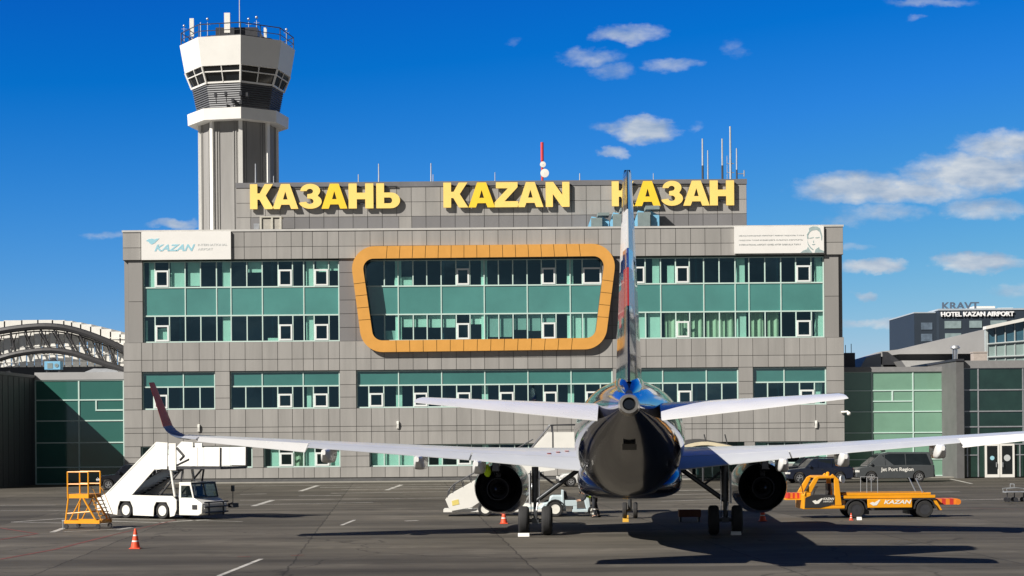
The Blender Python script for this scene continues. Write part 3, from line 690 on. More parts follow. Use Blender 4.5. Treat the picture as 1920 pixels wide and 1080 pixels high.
ink([(1345,622),(1400,580),(1460,560),(1480,510),(1510,560),(1560,622)]); ink([(1600,622),(1620,560),(1680,520),(1690,560),(1768,595),(1768,622)])
e.build('portrait', port_m, t)

# ------------------------------------------------------------------ control tower
TY = 156.0; tcx = at(447.5, 300, TY).x
def oct_(R, z, rot=12.0): return [(tcx + R*math.sin(math.radians(rot + 45*k)), TY - R*math.cos(math.radians(rot + 45*k)), z) for k in range(8)]
def tz(v, R): return CH + (812 - v)*(TY - R*math.cos(math.radians(10)))/F
pm = TY/F
tower = thing('control_tower', 'octagonal airport control tower with white crown above a dark glazed cab', 'tower')
Rs = 71*pm
sh = MB(); sh.loft([oct_(Rs, 0), oct_(Rs, tz(222, Rs))], 0, False); sh.build('shaft', conc_m, tower)
for k, p in enumerate(oct_(Rs - .05, 0)):
    pl = MB()
    a = math.radians(12 + 45*k); d = Vector((math.sin(a), -math.cos(a), 0)); s_ = Vector((d.y, -d.x, 0))
    c = Vector(p); rr = [tuple(c + s_*x + d*y) for x, y in ((-.17,-.1),(.17,-.1),(.17,.22),(-.17,.22))]
    pl.loft([rr, [(q[0], q[1], tz(224, Rs)) for q in rr]], 0, False); pl.build('pilaster', conc_w, tower)

rb = MB()
for k in range(8):
    a0, a1 = Vector(oct_(Rs + .03, 0)[k]), Vector(oct_(Rs + .03, 0)[(k+1) % 8]); nrm = Vector(((a0+a1).x/2 - tcx, (a0+a1).y/2 - TY, 0)).normalized()
    for f in (.16, .24, .76, .84):
        c = a0.lerp(a1, f); d = (a1 - a0).normalized()*.05
        rr = [tuple(c + x) for x in (-d - nrm*.1, d - nrm*.1, d + nrm*.05, -d + nrm*.05)]
        rb.loft([rr, [(q[0], q[1], tz(226, Rs)) for q in rr]], 0, False)
rb.build('rib', conc_m, tower)
Rb = 94*pm; bz0_, bz1_ = tz(221.5, Rb), tz(200, Rb)
b = MB(); b.loft([oct_(Rb - .05, bz0_), oct_(Rb, bz1_)], 0, False); b.build('balcony', conc_w, tower)
Rl0, Rl1 = 76*pm, 85*pm; lz0, lz1 = bz1_ + .003, tz(154, Rl1)
b = MB(); b.loft([oct_(Rl0 - .08, lz0), oct_(Rl1 - .08, lz1)], 1, False)
nl = 12
for k in range(nl):
    f0, f1 = k/nl, (k + .62)/nl
    r0, r1 = Rl0 + (Rl1 - Rl0)*f0, Rl0 + (Rl1 - Rl0)*f1
    b.loft([oct_(r0 + .03, lz0 + (lz1 - lz0)*f0), oct_(r1 - .04, lz0 + (lz1 - lz0)*f1)], 0, False)
b.build('louvred_band', [louvre_m, blackp], tower)
Rw1 = 97*pm; wz1 = tz(120.5, Rw1)
b = MB(); b.loft([oct_(Rl1 - .1, lz1 + .1), oct_(Rw1 - .1, wz1 - .1)], 0, False, False); b.build('pane', mat('tower_glass', (.010,.013,.017), .04, 0, .2, 1, spec=.9), tower)
b = MB(); lo, hi = oct_(Rl1, lz1), oct_(Rw1, wz1)
L3 = lambda a, c, f: tuple(Vector(a).lerp(Vector(c), f))
b.loft([oct_(Rl1 + .06, lz1), oct_(Rl1 + .08, lz1 + .15)], 0, False)
for k in range(8):
    b.tube(lo[k], hi[k], .11, 6)
    k2 = (k + 1) % 8
    b.tube(L3(lo[k], lo[k2], .5), L3(hi[k], hi[k2], .5), .06, 6)
    b.tube(L3(lo[k], hi[k], .66), L3(lo[k2], hi[k2], .66), .06, 6)
b.build('window_frame', conc_w, tower)
Rt0, Rt1 = 98*pm, 107*pm; cz0, cz1 = wz1 + .004, tz(65, Rt1)
b = MB(); b.loft([oct_(Rt0, cz0), oct_(Rt1, cz1)], 0, False); b.build('crown', conc_w, tower)
b = MB(); b.loft([oct_(Rt1 - 1.2, cz1 + .003), oct_(Rt1 - 1.2, cz1 + .35)], 0, False); b.box(tcx - 1.6, tcx + 2.2, TY - 2.5, TY + 1.5, cz1 + .352, cz1 + 1.3); b.build('roof', dark_m, tower)
b = MB(); rg = oct_(Rt1 - .15, cz1 + 1.15); r2 = oct_(Rt1 - .15, cz1 + .55)
for k in range(8):
    b.tube(rg[k], rg[(k+1) % 8], .045, 6); b.tube(r2[k], r2[(k+1) % 8], .035, 6); b.tube((rg[k][0], rg[k][1], cz1), rg[k], .05, 6)
    m_ = L3(rg[k], rg[(k+1) % 8], .5); b.tube((m_[0], m_[1], cz1), m_, .04, 6)
b.build('railing', dark_m, tower)
for u, v in ((424,180),(452,180),(405,183),(437,192),(452,196),(464,182)):
    p = at(u, v, TY - 4.25); b = MB(); b.box(p.x - .1, p.x + .1, p.y - .35, p.y + .1, p.z, p.z + .35); b.tube((p.x, p.y, p.z), (p.x, p.y + .25, p.z - .5), .04, 6); b.build('floodlight', dark_m, tower)

# antennas
def antenna(u, vt, vb, Y, r, label, mats=(galv_m,), kind='whip', grp='antennas on the roofs', zb=None):
    a, c = at(u, vb, Y), at(u, vt, Y)
    if zb is not None: a.z = zb
    base = Vector((c.x, Y, a.z)); h = c.z - a.z
    t = thing('antenna', label, 'antenna', base, 0, grp)
    if kind == 'whip':
        q = MB(); q.tube((0,0,0), (0,0,h*.45), r*1.1, 8); q.build('mast', mats[-1], t)
        q = MB(); q.tube((0,0,h*.452), (0,0,h), r, 8, r*.8); q.build('whip', mats[0], t)
    elif kind == 'panel':
        q = MB(); q.tube((0,0,0), (0,0,h*.9), r*.4, 8); q.build('mast', galv_m, t)
        q = MB(); q.box(-r, r, -r - .16, -.16 + .05, h*.12, h); q.build('panel', white_p, t)
    elif kind == 'ball':
        q = MB(); q.tube((0,0,0), (0,0,h*.8), r*.6, 6); q.build('mast', galv_m, t)
        q = MB(); q.ball((0,0,h*.9), r*2.4, 8); q.tube((-.25,0,h*.72),(.25,0,h*.72), r*.4, 5); q.build('head', galv_m, t)
    return t
ctz = cz1 + .36
for (u, vt, kd, r, dy, lb) in [(345,45,'ball',.045,-1,'thin ball-tipped aerial on the left edge of the control tower roof'),(360.5,36,'panel',.19,-2,'white panel antenna on the left part of the tower roof'),(376,42,'whip',.05,0,'short grey whip beside the left panel antenna on the tower'),(389,30,'ball',.05,1,'ball-tipped aerial between the two white panel antennas'),
        (427,26,'panel',.26,-3,'tallest white panel antenna at the middle of the tower roof'),(449,-4,'whip',.05,1,'very tall thin mast rising out of the picture from the tower roof'),(466,30,'ball',.05,1,'ball-tipped aerial just right of the tall thin mast'),(481,27,'ball',.055,0,'ball-tipped aerial with crossbar, right part of the tower roof'),(498,53,'panel',.13,1,'small white box antenna on the tower railing'),(537,52,'ball',.05,1,'thin aerial at the far right edge of the tower roof')]:
    antenna(u, vt, 70, TY + dy, r, lb, (galv_m,), kd, 'antennas on the control tower', ctz)
rz = zp(343)
for (u, vt, r, lb) in [(479,307,.055,'whip antenna standing in front of the dark tower face'),(513,330,.04,'short whip at the right edge of the tower shaft'),(672,327,.05,'short whip above the last letter of the longest word'),(710,307,.06,'tall whip above the gap after the longest word'),(808,306,.06,'tall whip left of the Latin word'),(812,327,.04,'short whip beside the tall one left of the Latin word'),(928,323,.04,'small whip above the Latin word'),(1087,325,.05,'short whip right of the Latin word'),(1225,325,.04,'tiny whip above the last word'),
        (1317,260,.085,'tall pole antenna, first of the right roof cluster'),(1327,282,.06,'thinner pole antenna next to the first pole of the right cluster'),(1354,260,.085,'tall pole antenna in the middle of the right cluster')]:
    antenna(u, vt, 345, YP + 3, r, lb, (galv_m, dark_m if u in (1317,1354) else galv_m), 'whip', 'antennas on the roof block', rz - .3)
t = antenna(1369, 237, 345, YP + 3, .1, 'tallest lattice pole antenna of the right roof cluster', (galv_m,), 'whip', 'antennas on the roof block', rz - .3)
q = MB()
for z in (.5, 1.3, 2.1): q.tube((-.3,0,z), (.3,0,z), .04, 6); q.tube((-.3,0,z), (-.3,0,z + .7), .03, 6)
q.build('crossarm', galv_m, t)
t = antenna(1381, 278, 345, YP + 3, .07, 'pole antenna with side arm at the right end of the roof cluster', (galv_m, dark_m), 'whip', 'antennas on the roof block', rz - .3)
q = MB(); q.tube((0,0,1.2), (.65,0,1.2), .04, 6); q.tube((.65,0,.95), (.65,0,1.5), .06, 6); q.build('crossarm', galv_m, t)
# red and white mast with dishes
a = at(1017, 340, YP + 4); t = thing('radio_mast', 'red topped radio mast carrying two round white dishes', 'mast', (a.x, YP + 4, rz - .3))
hq = at(1017, 267, YP + 4).z - (rz - .3)
q = MB(); q.tube((0,0,0), (0,0,hq*.62), .11, 8); q.build('lower_pole', red_m, t)
q = MB(); q.tube((0,0,hq*.622), (0,0,hq), .14, 10); q.build('radome', mat('mast_red', (.62,.05,.06), .5), t)
for x, z, r in ((.05, hq*.53, .26), (.2, hq*.35, .38)):
    q = MB(); q.lathe([(.02,0),(r,.02),(r,.2),(r*.7,.3),(.02,.32)], (x, -.42, z), (0, 1, 0), 16); q.build('dish', white_p, t)

# roof plant
def roofunit(u0, u1, v0, label):
    p, q = at(u0, v0, YF + 2.2), at(u1, 424, YF + 2.2)
    t = thing('ventilation_unit', label, 'roof unit', ((p.x+q.x)/2, YF + 2.2, 20.62), 0, 'blue ventilation units on the terminal roof')
    h = p.z - 20.62; L = (q.x - p.x)/2
    m = MB(); m.loft([[(-L + .1, y, 0), (-L*.1, y, 0), (-L*.1, y, h*.62), (-L*.25, y, h*.82), (-L*.7, y, h*.86), (-L, y, h*.5)] for y in (-.2, 1.2)], 0, False); m.build('fan_casing', blue_unit, t)
    m = MB(); m.prism([(-L*.7, -.6), (-L*.1 + .35, -.6), (-L*.1 + .35, -.05)], h*.25, h*.72, 'z'); m.box(-L*.75, L*.3, -.5, -.22, h*.28, h*.78); m.build('intake_hood', hvac_grey, t)
    m = MB(); m.prism([(L*.32, 0), (L, 0), (L, h*.7), (L*.32, h*.85)], -.1, 1.2); m.build('duct', blue_unit, t)
    m = MB(); m.box(-L*.1, L, -.45, 1.3, h*.88, h, 0); m.build('lid', hvac_grey, t)
roofunit(1103, 1142, 400, 'leftmost light blue ventilation unit on the roof edge'); roofunit(1143, 1187, 391, 'light blue ventilation unit half hidden behind the aircraft fin'); roofunit(1189, 1236, 387, 'rightmost and tallest light blue ventilation unit on the roof edge')
p, q = at(487, 408, YF + 2), at(528, 430, YF + 2)
t = thing('roof_cabinet', 'beige metal cabinet on the roof below the longest yellow word', 'cabinet', (p.x, YF + 2, 20.62)); wd = q.x - p.x; hc = p.z - 20.62
m = MB(); m.box(.1, wd - .1, .05, 1.3, 0, hc - .1); m.build('body', beige_sheet, t)
m = MB(); 
for x in (0, wd*.52, wd - .16): m.box(x, x + .16, -.05, .049, 0, hc)
m.box(.0, wd, -.06, 1.35, hc + .002, hc + .1); m.build('frame', mat('pale_sheet_edge', (.55,.53,.46), .5), t)
m = MB(); m.box(-.55, -.08, .2, 1.0, 0, hc*.75); m.build('side_duct', galv_m, t)

# wall lamps and camera
lamp0 = None
for i, (u, v, lb) in enumerate([(373,803,'white wall lamp above the wing tip at the left of the terminal'),(746,797,'white wall lamp under the aircraft left tailplane tip'),(1530,796,'white wall lamp near the right corner of the terminal')]):
    p = at(u, v, YF)
    if i == 0:
        lamp0 = thing('wall_lamp', lb, 'lamp', (p.x, YF - .02, p.z), 0, 'wall lamps on the terminal front')
        m = MB(); m.prism([(-.10,-.28),(0,-.34),(0,.34),(-.13,.3),(-.16,.1)], -.09, .09, 'x'); m.build('housing', white_p, lamp0, bevel=.02)
        m = MB(); m.box(-.12, .12, -.03, .018, -.12, .12); m.build('mount', blackp, lamp0)
    else: dup(lamp0, (p.x, YF - .02, p.z), 0, lb)
p = at(1578, 773, YF - .15); t = thing('security_camera', 'white security camera on an arm at the right corner of the terminal', 'camera', (XR - .3, YF - .1, p.z))
m = MB(); m.tube((0,0,0), (.55,-.15,.05), .09, 8); m.build('arm', white_p, t); m = MB(); m.ball((.62,-.17,-.12), .17, 10); m.tube((.55,-.15,.05),(.62,-.17,-.05),.09,8); m.build('dome', white_p, t)

# ------------------------------------------------------------------ left annex, block and vaulted roof
def box_thing(name, label, cat): return thing(name, label, cat)
XA = XL - .03
ax0 = at(66, 780, YF + .6).x
lz = 9.2
an = thing('glazed_annex', 'dark green glazed annex in shadow, left of the terminal', 'annex')
ya = YF + .6
m = MB(); m.box(ax0, XA, ya - .12, ya + 14, at(150,712,ya).z, at(150,698,ya).z); m.build('parapet', roof_g, an)
m = MB(); us = [66,148,228]; hz = [.05, at(150,876,ya).z, at(150,830,ya).z, at(150,789,ya).z, at(150,750,ya).z, at(150,713,ya).z]
xs = [ax0 + .02, at(148,780,ya).x, XA - .12]
for z in hz: m.box(ax0, XA, ya - .06, ya + .05, z - .05, z + .05)
for x in xs:
    for a, c in zip(hz[:-1], hz[1:]): m.box(x - .05, x + .07, ya - .055, ya + .05, a + .051, c - .051)
m.box(xs[1] + 1.4, xs[2] - .06, ya - .053, ya + .05, at(190,769,ya).z - .06, at(190,769,ya).z + .06); x = xs[1] + 1.4; m.box(x, x + .12, ya - .052, ya + .05, at(190,769,ya).z + .061, hz[4] - .052)
gf = m.build('window', frame_m, an)
m = MB()
for i in range(2):
    for a, c in zip(hz[:-1], hz[1:]): m.box(xs[i] + .07, xs[i+1], ya, ya + .02, a, c)
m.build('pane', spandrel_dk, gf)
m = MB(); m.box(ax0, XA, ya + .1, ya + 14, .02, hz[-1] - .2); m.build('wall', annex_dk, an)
blk = thing('charcoal_block', 'plain charcoal windowless block at the left edge, casting shade on the glazed annex', 'building')
m = MB(); m.box(ax0 - 30, ax0 - .01, YF - 9.5, YF + 14, 0, lz - .25); m.build('wall', annex_dk, blk)
m = MB(); m.box(ax0 - 30, ax0 + .1, YF - 9.6, YF + 14, lz - .248, lz); m.build('parapet', dark_m, blk)
m = MB()
for k in range(6):
    m.box(ax0 - .008, ax0 + .02, YF - 8.5 + k*1.5, YF - 8.42 + k*1.5, .1, lz - .3)
m.build('seam', dark_m, blk)
t = thing('rooftop_unit', 'light blue box unit on the annex roof under the arched truss', 'roof unit', (at(100,700,YF+1.5).x, YF + 1.6, at(100,698,ya).z))
m = MB(); m.box(-.7, .65, -.3, .6, .25, .95); m.build('casing', blue_unit, t, bevel=.03); m = MB(); m.box(-.45,.0,-.32,-.29,.35,.8); m.lathe([(.02,0),(.17,0),(.17,.03)], (.33,-.33,.6), (0,1,0), 12); m.build('grille', hvac_grey, t)
m = MB(); m.prism([(-.5,.96),(0,1.25),(.3,.96)], -.1, .4); m.box(-.6,-.5,-.2,.5,0,.249); m.box(.45,.55,-.2,.5,0,.249); m.build('bracket', dark_m, t)
vr = thing('vaulted_roof', 'white stepped vaulted roof with charcoal arched trusses behind the left annex', 'roof')
YV = 150.0
def curve(pts, n):
    out = []
    for i in range(n + 1):
        t = i/n*(len(pts) - 1); k = min(int(t), len(pts) - 2); f = t - k
        p0, p1, p2, p3 = [Vector(pts[max(0, min(len(pts) - 1, j))]) for j in (k-1, k, k+1, k+2)]
        out.append(.5*((2*p1) + (p2 - p0)*f + (2*p0 - 5*p1 + 4*p2 - p3)*f*f + (3*p1 - p0 - 3*p2 + p3)*f**3))
    return out
top = curve([(-120,632),(-60,612),(0,603),(60,600),(110,601),(140,606),(175,614),(210,623),(245,634),(290,652)], 17)
m = MB()
for p, q in zip(top[:-1], top[1:]):
    a, c = at(p.x, p.y, YV), at(q.x, q.y, YV)
    m.box(a.x, c.x + .12, YV, YV + 22, min(a.z, c.z) - .75 , max(a.z, c.z) - .0)
m.build('roof_panels', white_p, vr)
def chord(pts, Y, r):
    q = MB(); c = curve(pts, 26); P = [at(p.x, p.y, Y) for p in c]
    for a, b_ in zip(P[:-1], P[1:]): q.tube(a, b_, r, 8)
    return q, c
up = [(-120,655),(-60,634),(0,621),(40,615),(80,612),(115,614),(150,622),(190,636),(232,655),(290,690)]
dn = [(-120,720),(-60,692),(0,672),(40,662),(90,657),(130,661),(165,671),(200,683),(235,695),(290,720)]
q, cu = chord(up, YV - .9, .30); q.build('upper_chord', truss_m, vr)
q, cd = chord(dn, YV - .9, .27); q.build('lower_chord', truss_m, vr)
q = MB()
for i in range(1, 25, 1):
    if i % 2: q.tube(at(cu[i].x, cu[i].y, YV - .9), at(cd[i+1].x, cd[i+1].y, YV - .9), .09, 6)
q.build('web_member', truss_m, vr)
q = MB()                                                            # second truss further in and white slatted ceiling
for a, b_ in zip(cu[:-1], cu[1:]): q.tube(at(a.x, a.y + 9, YV - .4), at(b_.x, b_.y + 9, YV - .4), .06, 6)
for i in range(1, 25, 2): q.tube(at(cu[i].x, cu[i].y + 9, YV - .4), at(cd[i+1].x, cd[i+1].y + 6, YV - .4), .05, 6); q.tube(at(cd[i].x, cd[i].y + 6, YV - .4), at(cu[i+1].x, cu[i+1].y + 9, YV - .4), .05, 6)
q.build('rear_truss', truss_m, vr)
q = MB()
x0, x1 = at(-120,650,YV+2).x, at(300,650,YV+2).x
for k in range(30):
    a = x0 + (x1 - x0)*k/30
    pz = at(-120 + 420*k/30, curve([(p[0], p[1]) for p in up], 30)[k].y + 3, YV + 2.5).z
    q.box(a + .05, a + (x1 - x0)/30 - .05, YV - .12 + .08*(k % 2), YV + .1, 10.2, min(pz, 14.4))
for z in (10.6, 11.3, 12.0, 12.7): q.box(x0, x1, YV - .17, YV - .125, z, z + .06)
q.build('end_wall', white_p, vr)
q = MB(); q.box(x0, x1, YV + .25, YV + .5, 5, 10.35); q.build('base_wall', annex_dk, vr)
q = MB(); q.prism([(p.x, p.z) for p in [at(150,704,YF+3), at(232,704,YF+3), at(218,695,YF+3), at(200,691,YF+3), at(175,691,YF+3), at(160,697,YF+3)]], YF + 3, YF + 5)
tag(q.build('roof_skylight', galv_m), 'low grey barrel skylight on the annex roof beside the terminal', 'skylight')

# ------------------------------------------------------------------ right annexes
yb = YF + 2.2
rx0, rx1 = XR + .03, at(1771, 780, yb).x
ar = thing('pale_glazed_annex', 'pale green glazed annex joined to the right corner of the terminal', 'annex')
ztop = at(1700, 697, yb).z
m = MB(); m.box(rx0, rx1, yb - .12, yb + 12, ztop, ztop + .42); m.build('parapet', mat('mid_grey_cladding', (.24,.24,.24), .55), ar)
hz = [at(1700, v, yb).z for v in (860, 811, 771.5, 732, 697)]; hz = [.12] + hz
hz[1] = at(1700,861,yb).z
us = [1590, 1635, 1712, 1768]
xs = [at(u, 780, yb).x for u in us]; xs[0] = rx0 + .1; xs[-1] = rx1 - .1
m = MB()
for z in hz: m.box(rx0, rx1, yb - .06, yb + .04, z - .045, z + .045)
for x in xs:
    for a, c in zip(hz[:-1], hz[1:]): m.box(x - .05, x + .05, yb - .055, yb + .04, a + .046, c - .046)
z7 = at(1700,752,yb).z; m.box(xs[1] + .051, xs[2] - .051, yb - .053, yb + .04, z7 - .05, z7 + .05); xm = at(1673,742,yb).x; m.box(xm - .07, xm + .07, yb - .052, yb + .04, z7 + .051, hz[4] - .047)
gf = m.build('window', frame_m, ar)
m = MB()
for i in range(3):
    for a, c in zip(hz[:-1], hz[1:]): m.box(xs[i] + .05, xs[i+1] - .05, yb, yb + .02, a, c)
m.build('pane', pane_pale, gf)
m = MB(); m.box(rx0, rx1, yb + .1, yb + 12, .02, ztop - .02); m.build('wall', annex_dk, ar)
# grey pillar block and entrance pavilion
yd = YF - 2.6
pp0, pp1 = at(1771, 780, YF + 1.2).x, at(1808, 780, yd).x
pb = thing('grey_pillar_block', 'dark grey clad wall block between the pale annex and the entrance pavilion', 'wall')
zt = at(1790, 677, yd).z
m = MB(); m.box(pp0 + .02, pp1 - .02, yd, YF + 13, 0, zt); m.build('wall', pillar_m, pb); m = MB(); m.box(pp0 - .05, pp1 + .0, yd - .08, YF + 13, zt + .002, zt + .18); m.build('cap', dark_m, pb)
ep = thing('entrance_pavilion', 'dark glazed entrance pavilion with white double doors at the right edge', 'pavilion')
ye = yd + .5
ex0, ex1 = pp1 + .0, at(2160, 780, ye).x
ez = at(1860, 690, ye).z
m = MB(); m.box(ex0, ex1, ye - .1, ye + 12, ez, ez + .62); m.build('fascia', mat('mid_grey_cladding'), ep)
m = MB(); hz = [.1] + [at(1860, v, ye).z for v in (833, 800, 771, 731, 690)]
uu = [1812, 1834, 1918, 2000, 2080, 2158]; xs = [at(u, 760, ye).x for u in uu]; xs[0] = ex0 + .08
for z in hz[1:]: m.box(ex0, ex1, ye - .06, ye + .04, z - .05, z + .05)
for x in xs:
    for a, c in zip(hz[1:-1], hz[2:]): m.box(x - .05, x + .05, ye - .055, ye + .04, a + .051, c - .051)
for u in (1812, 1834, 1912, 1932, 2000):
    x = at(u, 860, ye).x + (.08 if u == 1812 else 0); m.box(x - .05, x + .05, ye - .055, ye + .04, .1, hz[1] - .051)
z8 = at(1860,853,ye).z
m.box(ex0, at(1834,860,ye).x - .051, ye - .052, ye + .04, z8 - .04, z8 + .04); m.box(at(1902,860,ye).x, at(1990,860,ye).x, ye - .052, ye + .04, z8 - .04, z8 + .04)
gf = m.build('window', galv_m, ep)
m = MB()
for i in range(len(xs) - 1):
    for a, c in zip(hz[:-1], hz[1:]): m.box(xs[i] + .02, xs[i+1] - .02, ye, ye + .02, a, c)
m.build('pane', mat('dark_green_glass', (.016,.042,.034), .05, 0, .3, .6, spec=.9), gf)
m = MB(); m.box(ex0, ex1, ye + .12, ye + 12, .02, ez - .02); m.build('wall', annex_dk, ep)
dx0, dx1 = at(1846, 865, ye).x, at(1901, 865, ye).x; dz1 = at(1870, 832, ye).z; dc = (dx0 + dx1)/2
for s_ in (0, 1):
    a, c = (dx0, dc - .02) if s_ == 0 else (dc + .02, dx1)
    m = MB(); 
    m.box(a, a + .15, ye - .2, ye - .08, .05, dz1); m.box(c - .15, c, ye - .2, ye - .08, .05, dz1); m.box(a + .15, c - .15, ye - .2, ye - .08, dz1 - .17, dz1); m.box(a + .15, c - .15, ye - .2, ye - .08, .05, .3)
    dl = m.build('door', white_p, ep)
    m = MB(); m.box(a + .15, c - .15, ye - .15, ye - .13, .3, dz1 - .17); m.build('pane', veh_glass, dl)
    m = MB(); q_ = (a + c)/2; m.lathe([(.01,0),(.27 if s_ else .18,0),(.27 if s_ else .18,.01)], (q_, ye - .165, 1.65), (0,1,0), 18, caps=True); m.build('sticker', ltgrey_m if s_ else ltblue_m, dl)
    m = MB(); hx = c - .3 if s_ == 0 else a + .2; m.tube((hx, ye - .3, .9), (hx, ye - .3, 1.3), .03, 6); m.build('handle', galv_m, dl)
# hall roof behind
hl = thing('hall_roof', 'large sloping grey hall roof behind the right annexes', 'hall')
YH = 178.0
P = lambda u, v, Y=YH: (at(u, v, Y).x, at(u, v, Y).z)
m = MB(); m.prism([P(1600,676), P(1652,659), P(1686,655), P(1848,617), P(1848,663), P(1686,664)], YH, YH + 3); m.build('roof', roof_g, hl)
m = MB(); m.prism([P(1594,684), P(1600,676.5), P(1686,664.5), P(1848,663.5), P(1930,663.5), P(1930,720), P(1594,720)], YH + .6, YH + 3.5); m.build('wall', mat('dark_hall_wall', (.10,.105,.11), .7), hl)
m = MB(); m.prism([P(1655,659.5,YH-.3), P(1665,660,YH-.3), P(1696,684,YH-.3), P(1657,684,YH-.3)], YH - .3, YH + .5); m.build('gable', dark_m, hl)
m = MB(); m.prism([P(1690,676,YH-4), P(1772,676,YH-4), P(1772,690,YH-4), P(1700,690,YH-4)], YH - 4, YH - .4); m.build('lower_roof', mat('pale_grey_roof', (.46,.46,.45), .6), hl)
ug = thing('upper_glass_hall', 'glass clerestory volume with white sloping eave at the right edge', 'hall')
YU = 172.0
P = lambda u, v, Y=YU: (at(u, v, Y).x, at(u, v, Y).z)
m = MB(); m.prism([P(1846,618), P(2080,568), P(2080,562), P(1846,612)], YU - .6, YU + .6); m.build('eave', white_p, ug)
m = MB(); m.prism([P(1849,617.5), P(2080,568.5), P(2080,626), P(1851,645)], YU, YU + .3); m.build('upper_glass', mat('blue_glass', (.05,.13,.18), .05, 0, .3, .5, spec=.9), ug)
m = MB(); m.prism([P(1851,646), P(2080,627), P(2080,680), P(1853,680)], YU - .05, YU + .3); m.build('lower_glass', mat('pale_glass', (.30,.40,.38), .12, 0, .2, .5, spec=.7), ug)
m = MB()
for u in range(1866, 2080, 18):
    v0 = 618 - (u - 1846)*50/234; a, b_ = P(u, v0), P(u, 679); m.box(a[0] - .05, a[0] + .05, YU - .12, YU - .051, b_[1], a[1])
a, b_ = P(1849,615), P(1853,680); m.box(a[0] - .1, a[0] + .15, YU - .13, YU + .31, b_[1], a[1])
for v0, v1 in ((645.5,626.5),(670,660)):
    a, b_ = at(1851,v0,YU), at(2080,v1,YU); m.tube((a.x, YU - .16, a.z), (b_.x, YU - .16, b_.z), .09, 6)
m.build('mullion', mat('grey_green_mullion', (.45,.50,.50), .4), ug)
p = at(1791, 684, YF + 8); t = thing('flue', 'shiny round metal flue with a cap on the right annex roof', 'chimney', (p.x, YF + 8, p.z - .3))
h = at(1791, 647, YF + 8).z - p.z + .3
m = MB(); m.tube((0,0,0), (0,0,h - .35), .22, 14); m.build('pipe', chrome_m, t); m = MB(); m.lathe([(.02,.34),(.3,.3),(.42,.12),(.42,.06),(.25,0)], (0,0,h - .36), (0,0,1), 14); m.build('cap', galv_m, t)
p = at(1836, 683, YF + 8); m = MB(); m.box(-.6,.6,-.4,.6,0,1.2); m.box(-.65,.65,-.45,.65,1.202,1.3)
o = m.build('roof_box', mat('pale_brown_sheet', (.42,.37,.33), .6), None, (p.x, YF + 8, p.z - .2)); tag(o, 'pale brown rooftop box beside the metal flue', 'roof unit')
p = at(1592, 690, YF + 5); m = MB(); m.box(-.45,.45,-.4,.4,0,1.6); m.tube((-.3,0,1.6),(-.3,0,2.3),.03,6); m.tube((.2,0,1.6),(.2,0,2.4),.03,6)
o = m.build('roof_hatch', dark_m, None, (p.x, YF + 5, p.z - .3)); tag(o, 'dark roof hatch with two rods behind the right corner of the terminal', 'roof unit')
m = MB(); m.prism([P(1612,690,YF+9), P(1624,670,YF+9), P(1652,662,YF+9), P(1652,690,YF+9)], YF + 9, YF + 16)
tag(m.build('sloped_roof_hood', roof_g), 'sloped grey roof hood between the terminal and the hall', 'roof unit')
# hotel far behind
YT = 330.0
ht = thing('airport_hotel', 'dark charcoal hotel block with white name lettering far behind on the right', 'hotel')
P = lambda u, v, Y=YT: at(u, v, Y)
hx0, hx1, hx2 = P(1719,600).x, P(1760,600).x, P(2010,600).x; hzt = P(1800,582).z
m = MB(); m.box(hx0, hx1, YT + 2, YT + 24, 0, P(1740,586).z); m.box(hx1 + .02, hx2, YT, YT + 24, 0, hzt)
m.prism([(hx0 - .02, YT + 2.01), (hx0 - .02, YT + 23.9), (P(1707,600,YT+30).x, YT + 22)], 0, P(1740,586).z, 'z'); m.build('wall', hotel_m, ht)
m = MB(); m.box(hx1 - .1, hx2 + .1, YT - .15, YT + 24, hzt + .01, hzt + .35); m.box(hx0 - .1, hx1 - .12, YT + 1.9, YT + 24, P(1740,586).z + .01, P(1740,586).z + .25); m.build('parapet', mat('pale_hotel_cap', (.40,.46,.52), .6), ht)
m = MB(); m.box(P(1834,580).x, P(1874,580).x, YT + 3, YT + 9, hzt + .36, P(1850,572).z); m.box(P(1880,580).x, P(1908,580).x, YT + 3, YT + 8, hzt + .36, P(1890,575).z); m.build('roof_structure', white_p, ht)
for u0, u1, v0, v1 in [(1771,1802,602,615.5),(1817.5,1841,601.5,614.5),(1857,1887.5,601,611),(1897,1918,600,606),(1772,1802,625,636),(1817,1841,624,630),(1940,1965,600,612)]:
    a, b_ = P(u0, v0), P(u1, v1); m = MB(); m.box(a.x, b_.x, YT - .12, YT + .05, b_.z, a.z); f_ = m.build('window', hotel_w, ht)
for u0, u1, v0, v1 in [(1727,1748,605,618),(1727,1748,626,640)]:
    a, b_ = P(u0, v0, YT + 2), P(u1, v1, YT + 2); m = MB(); m.box(a.x, b_.x, YT + 1.9, YT + 2.05, b_.z, a.z); m.build('window', mat('dim_hotel_window', (.12,.16,.21), .1, 0, .4, 1), ht)
a, b_ = P(1764,594), P(1900.5,584); fit(text_mesh('HOTEL KAZAN AIRPORT', .01, .035), 'lettering', a.x, b_.x, a.z, b_.z, YT - .35, mat('white_letter', (.95,.96,.97), .4), ht, .3)
a, b_ = P(1766,580.5,YT+1), P(1835,566.5,YT+1); fit(text_mesh('KRAVT', .01, .02), 'rooftop_lettering', a.x, b_.x, a.z, b_.z, YT + .6, hotel_s, ht, .3)

